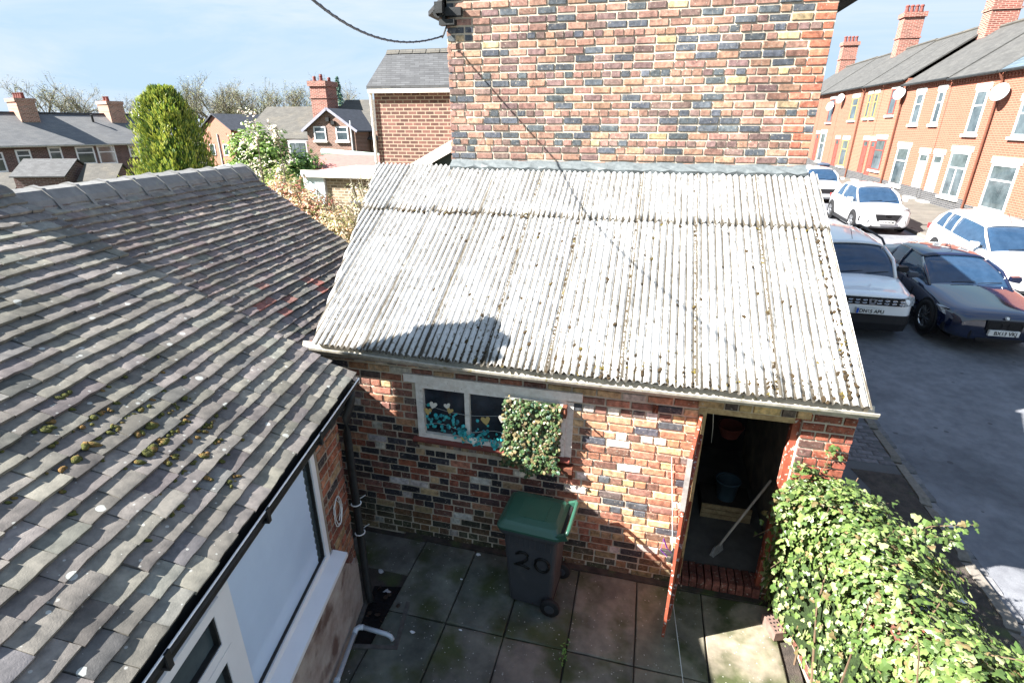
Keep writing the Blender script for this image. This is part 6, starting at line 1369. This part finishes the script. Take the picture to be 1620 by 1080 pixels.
    if cfg.get('chain'):
        for k in range(-4, 5):
            if k == 0: continue
            for j in (-1, 1):
                m_ = MB(); m_.tube([(k*.135+.045*math.cos(R_(a)), -.034+skin(abs(k*.135)/hw), (cfg['grille'][0][1]+cfg['grille'][2][1])/2+j*.03+.014*math.sin(R_(a))) for a in range(0, 361, 45)], .006, 5); m_.obj('grille_link', M['chrome'], gr)
        m_ = MB(); zc = (cfg['grille'][0][1]+cfg['grille'][2][1])/2; m_.loft([[(a, yy, zc+z) for a, z in ((-.075, .055), (.075, .055), (.05, -.06), (-.05, -.06))] for yy in (-.06, -.02)]); em = m_.obj('emblem', M['chrome'], gr)
        m_ = MB(); m_.loft([[(a, yy, zc+z) for a, z in ((-.03, .04), (.03, .04), (.02, -.02), (-.02, -.02))] for yy in (-.065, -.03)]); m_.obj('emblem_inset', M['trim'], em)
    elif cfg.get('kidney'):
        zc = (cfg['grille'][0][1]+cfg['grille'][2][1])/2
        for sg in (1, -1):
            m_ = MB(); m_.tube([(sg*(.17+.125*math.cos(R_(a))*(1 if abs(math.cos(R_(a))) < .9 else .97)), -.03, zc+.085*math.sin(R_(a))) for a in range(0, 361, 20)], .008, 5); m_.obj('kidney_surround', M['trim'], gr)
            for k in range(7): m_ = MB(); m_.tube([(sg*(.07+k*.033), -.024, zc-.07), (sg*(.07+k*.033), -.024, zc+.07)], .005, 4); m_.obj('grille_bar', M['black_iron'], gr)
        m_ = MB(); m_.lathe([(0, .012), (.042, .010), (.044, 0)], (0, -.005+cfg.get('ey', 0), zc+.155), Vector((0, -.8, .6)), 16); em = m_.obj('emblem', M['plate_w'], gr)
        m_ = MB(); m_.lathe([(.032, .013), (.042, .013)], (0, -.005+cfg.get('ey', 0), zc+.155), Vector((0, -.8, .6)), 16); m_.obj('emblem_ring', M['trim'], em)
    elif cfg.get('oval'):
        zc = cfg['grille'][0][1]; m_ = MB(); m_.loft([[(.095*math.cos(R_(a)), yy, zc-.05+.035*math.sin(R_(a))) for a in range(0, 360, 30)] for yy in (-.045, -.01)]); m_.obj('emblem', M['chrome'], gr)
    if cfg.get('intake'): front('lower_intake', [(a*hw, z) for a, z in cfg['intake']], M['trim'], cfg.get('iy', .012), th=.08)
    if cfg.get('bumper'):
        m_ = MB(); (a0, z1_), (a1, _), (_, z0_), _ = cfg['bumper']; ns_ = 16; pr_ = []
        for k in range(ns_+1):
            a = a0+(a1-a0)*k/ns_; yy = skin(abs(a))+cfg.get('by', 0); pr_.append([(a*hw, yy, z1_), (a*hw, yy-.012, (z0_+z1_)/2), (a*hw, yy+.03, z0_), (a*hw, yy+.3, z0_), (a*hw, yy+.3, z1_)])
        m_.loft(pr_); m_.obj('bumper_skirt', M['trim'], e, smooth=False)
    px_ = cfg.get('platex', 0)
    if cfg.get('plate'):
        zc = cfg['pz']; m_ = MB(); m_.box(px_-.26, px_+.26, -.075, -.02, zc-.056, zc+.056); po = m_.obj('number_plate', M['plate_w'], e)
        tm_ = text_mesh(cfg['plate'], .105, M['plate_k'], .001, .0025); o = add('lettering', tm_, po); o.rotation_euler = (R_(90), 0, 0); o.location = (px_+.02, -.0775, zc-.002); o.scale = (.93, 1, 1)
        if cfg.get('euro'): m_ = MB(); m_.box(px_-.258, px_-.215, -.0775, -.075, zc-.054, zc+.054); m_.obj('plate_band', M['plate_b'], po)
    if cfg.get('rails'):
        for sg in (1, -1): m_ = MB(); m_.tube([(sg*wr*1.0, B_-.0, roofz-.02), (sg*wr*1.03, B_+.25, roofz+.05), (sg*wr*1.03, C_-.3, roofz+.05), (sg*wr*.98, C_+.0, roofz-.03)], .024, 8); m_.obj('roof_rail', M['trim'], e)
    m_ = MB(); m_.tube([(0, B_+.2, roofz+.02), (0, B_+.45, roofz+.20)], .006, 5); m_.obj('aerial', M['trim'], e)
    for sg in (1, -1):     # tail lamps, sill trim, door seams
        m_ = MB(); m_.box(sg*hw*.66, sg*hw*.90, L-.16, L-.035, tail-.24, tail-.09); m_.obj('tail_light', M['tail'], e)
        for yy in (bl+.18, yb_, L-cfg['rw_gap'] if cfg.get('rw_gap') else yb_+.95):
            m_ = MB(); m_.box(sg*(hw+.0005)-.004, sg*(hw+.0005)+.004, yy-.004, yy+.004, .32, belt*.8); m_.obj('door_seam', M['trim'], e)
        m_ = MB(); m_.box(sg*hw-.012, sg*hw+.012, yb_+.12, yb_+.28, belt*.82, belt*.82+.022); m_.obj('door_handle', pm, e)
        m_ = MB(); m_.box(sg*hw*.985-.02, sg*hw*.985+.02, cfg['fw']+.40, cfg['rw']-.40, .16, .25); m_.obj('sill_trim', M['trim'], e)
    m_ = MB(); m_.box(-hw*.75, hw*.75, .25, L-.25, .14, .24); m_.obj('underbody', M['trim'], e)
    # wipers
    for sg in (-.35, .15): m_ = MB(); m_.tube([(sg, A_+.03, belt+.03), (sg+.5*hw, A_+.10, belt+.055)], .008, 4); m_.obj('wiper', M['trim'], e)
    return e
white = paint('white_paint', (.50, .505, .515)); navy = paint('navy_paint', (.006, .010, .030), .10); silver = paint('silver_paint', (.42, .44, .46), .3); grey = paint('grey_paint', (.045, .047, .052), .3)
car('white off-road car with chain-link grille, nearest the corrugated roof', 4.08, 7.45, 0, paint('shade_lifted_white', (.72, .725, .73)), 4.3, 1.82, 1.66, dict(hood=1.03, belt=1.11, nose=.95, bonnet=1.15, ws=.55, rroof=.55, rbase=.12, fw=.82, rw=3.5, R=.34, lamp=[(.655, .935), (.80, .955), (.885, .955), (.90, .86), (.88, .78), (.66, .77)], grille=[(-.64, .93), (.64, .93), (.62, .77), (-.62, .77)], chain=1, bumper=[(-.93, .56), (.93, .56), (.90, .22), (-.90, .22)], by=-.035, ly=-.03, plate='DN65 APU', pz=.65, euro=1, rails=1, mirmat=M['trim'], cpil=.3, xp=[3.35], alloy=1))  # paler white than the other cars, lifting the shaded body by colour
car('glossy dark navy coupe on the road beside the white off-road car', 6.42, 7.30, R_(2), navy, 4.9, 1.89, 1.37, dict(hood=.84, belt=.93, nose=.68, bonnet=1.55, ws=.72, rroof=1.35, rbase=.35, fw=.90, rw=3.75, R=.35, lamp=[(.58, .68), (.94, .74), (1.0, .72), (.97, .62), (.66, .57)], grille=[(-.34, .66), (.34, .66), (.32, .46), (-.32, .46)], kidney=1, fog=[(.55, .42), (.95, .46), (.95, .30), (.55, .27)], intake=[(-.45, .36), (.45, .36), (.42, .22), (-.42, .22)], plate='BX13 VKJ', pz=.42, cpil=.26, bp=2.85, xp=[]))
car('white hatchback with black grille parked facing down the street', 8.12, 18.2, R_(1), white, 4.2, 1.80, 1.53, dict(hood=.93, belt=1.02, nose=.76, bonnet=1.12, ws=.66, rroof=.75, rbase=.2, fw=.85, rw=3.42, R=.35, lamp=[(.55, .86), (.78, .93), (.86, .88), (.93, .72), (.70, .74)], grille=[(-.48, .72), (.48, .72), (.36, .48), (-.36, .48)], oval=1, fog=[(.66, .52), (.95, .60), (.95, .42), (.7, .40)], intake=[(-.52, .34), (.52, .34), (.62, .24), (-.62, .24)], plate='EU19 PUW' if 0 else 'LS70 HUM', pz=.44, cpil=.3))
car('silver car parked behind the white hatchback', 8.15, 26.0, 0, silver, 4.3, 1.80, 1.55, dict(hood=.95, belt=1.03, nose=.76, bonnet=1.15, ws=.62, rroof=.7, rbase=.2, fw=.85, rw=3.45, R=.33, lamp=[(.55, .80), (.90, .84), (.95, .70), (.62, .68)], grille=[(-.48, .70), (.48, .70), (.36, .50), (-.36, .50)], intake=[(-.6, .40), (.6, .40), (.6, .26), (-.6, .26)], cpil=.28))
car('white estate car parked on the far side, cut by the right frame edge', 8.85, 10.6, R_(-2), white, 4.75, 1.85, 1.50, dict(hood=.92, belt=1.0, nose=.72, bonnet=1.22, ws=.68, rroof=.45, rbase=.12, fw=.9, rw=3.7, R=.33, lamp=[(.52, .80), (.90, .86), (.97, .72), (.62, .66)], grille=[(-.45, .74), (.45, .74), (.38, .54), (-.38, .54)], intake=[(-.6, .40), (.6, .40), (.6, .26), (-.6, .26)], cpil=.2, xp=[3.75], tail=1.04))
car('dark grey car parked ahead of the white estate, only its tail showing', 9.05, 5.4, 0, grey, 4.2, 1.78, 1.48, dict(hood=.92, belt=1.0, nose=.72, bonnet=1.12, ws=.65, rroof=.6, rbase=.2, fw=.85, rw=3.4, R=.32, lamp=[(.55, .80), (.90, .84), (.95, .70), (.62, .68)], grille=[(-.48, .70), (.48, .70), (.36, .50), (-.36, .50)], cpil=.25))
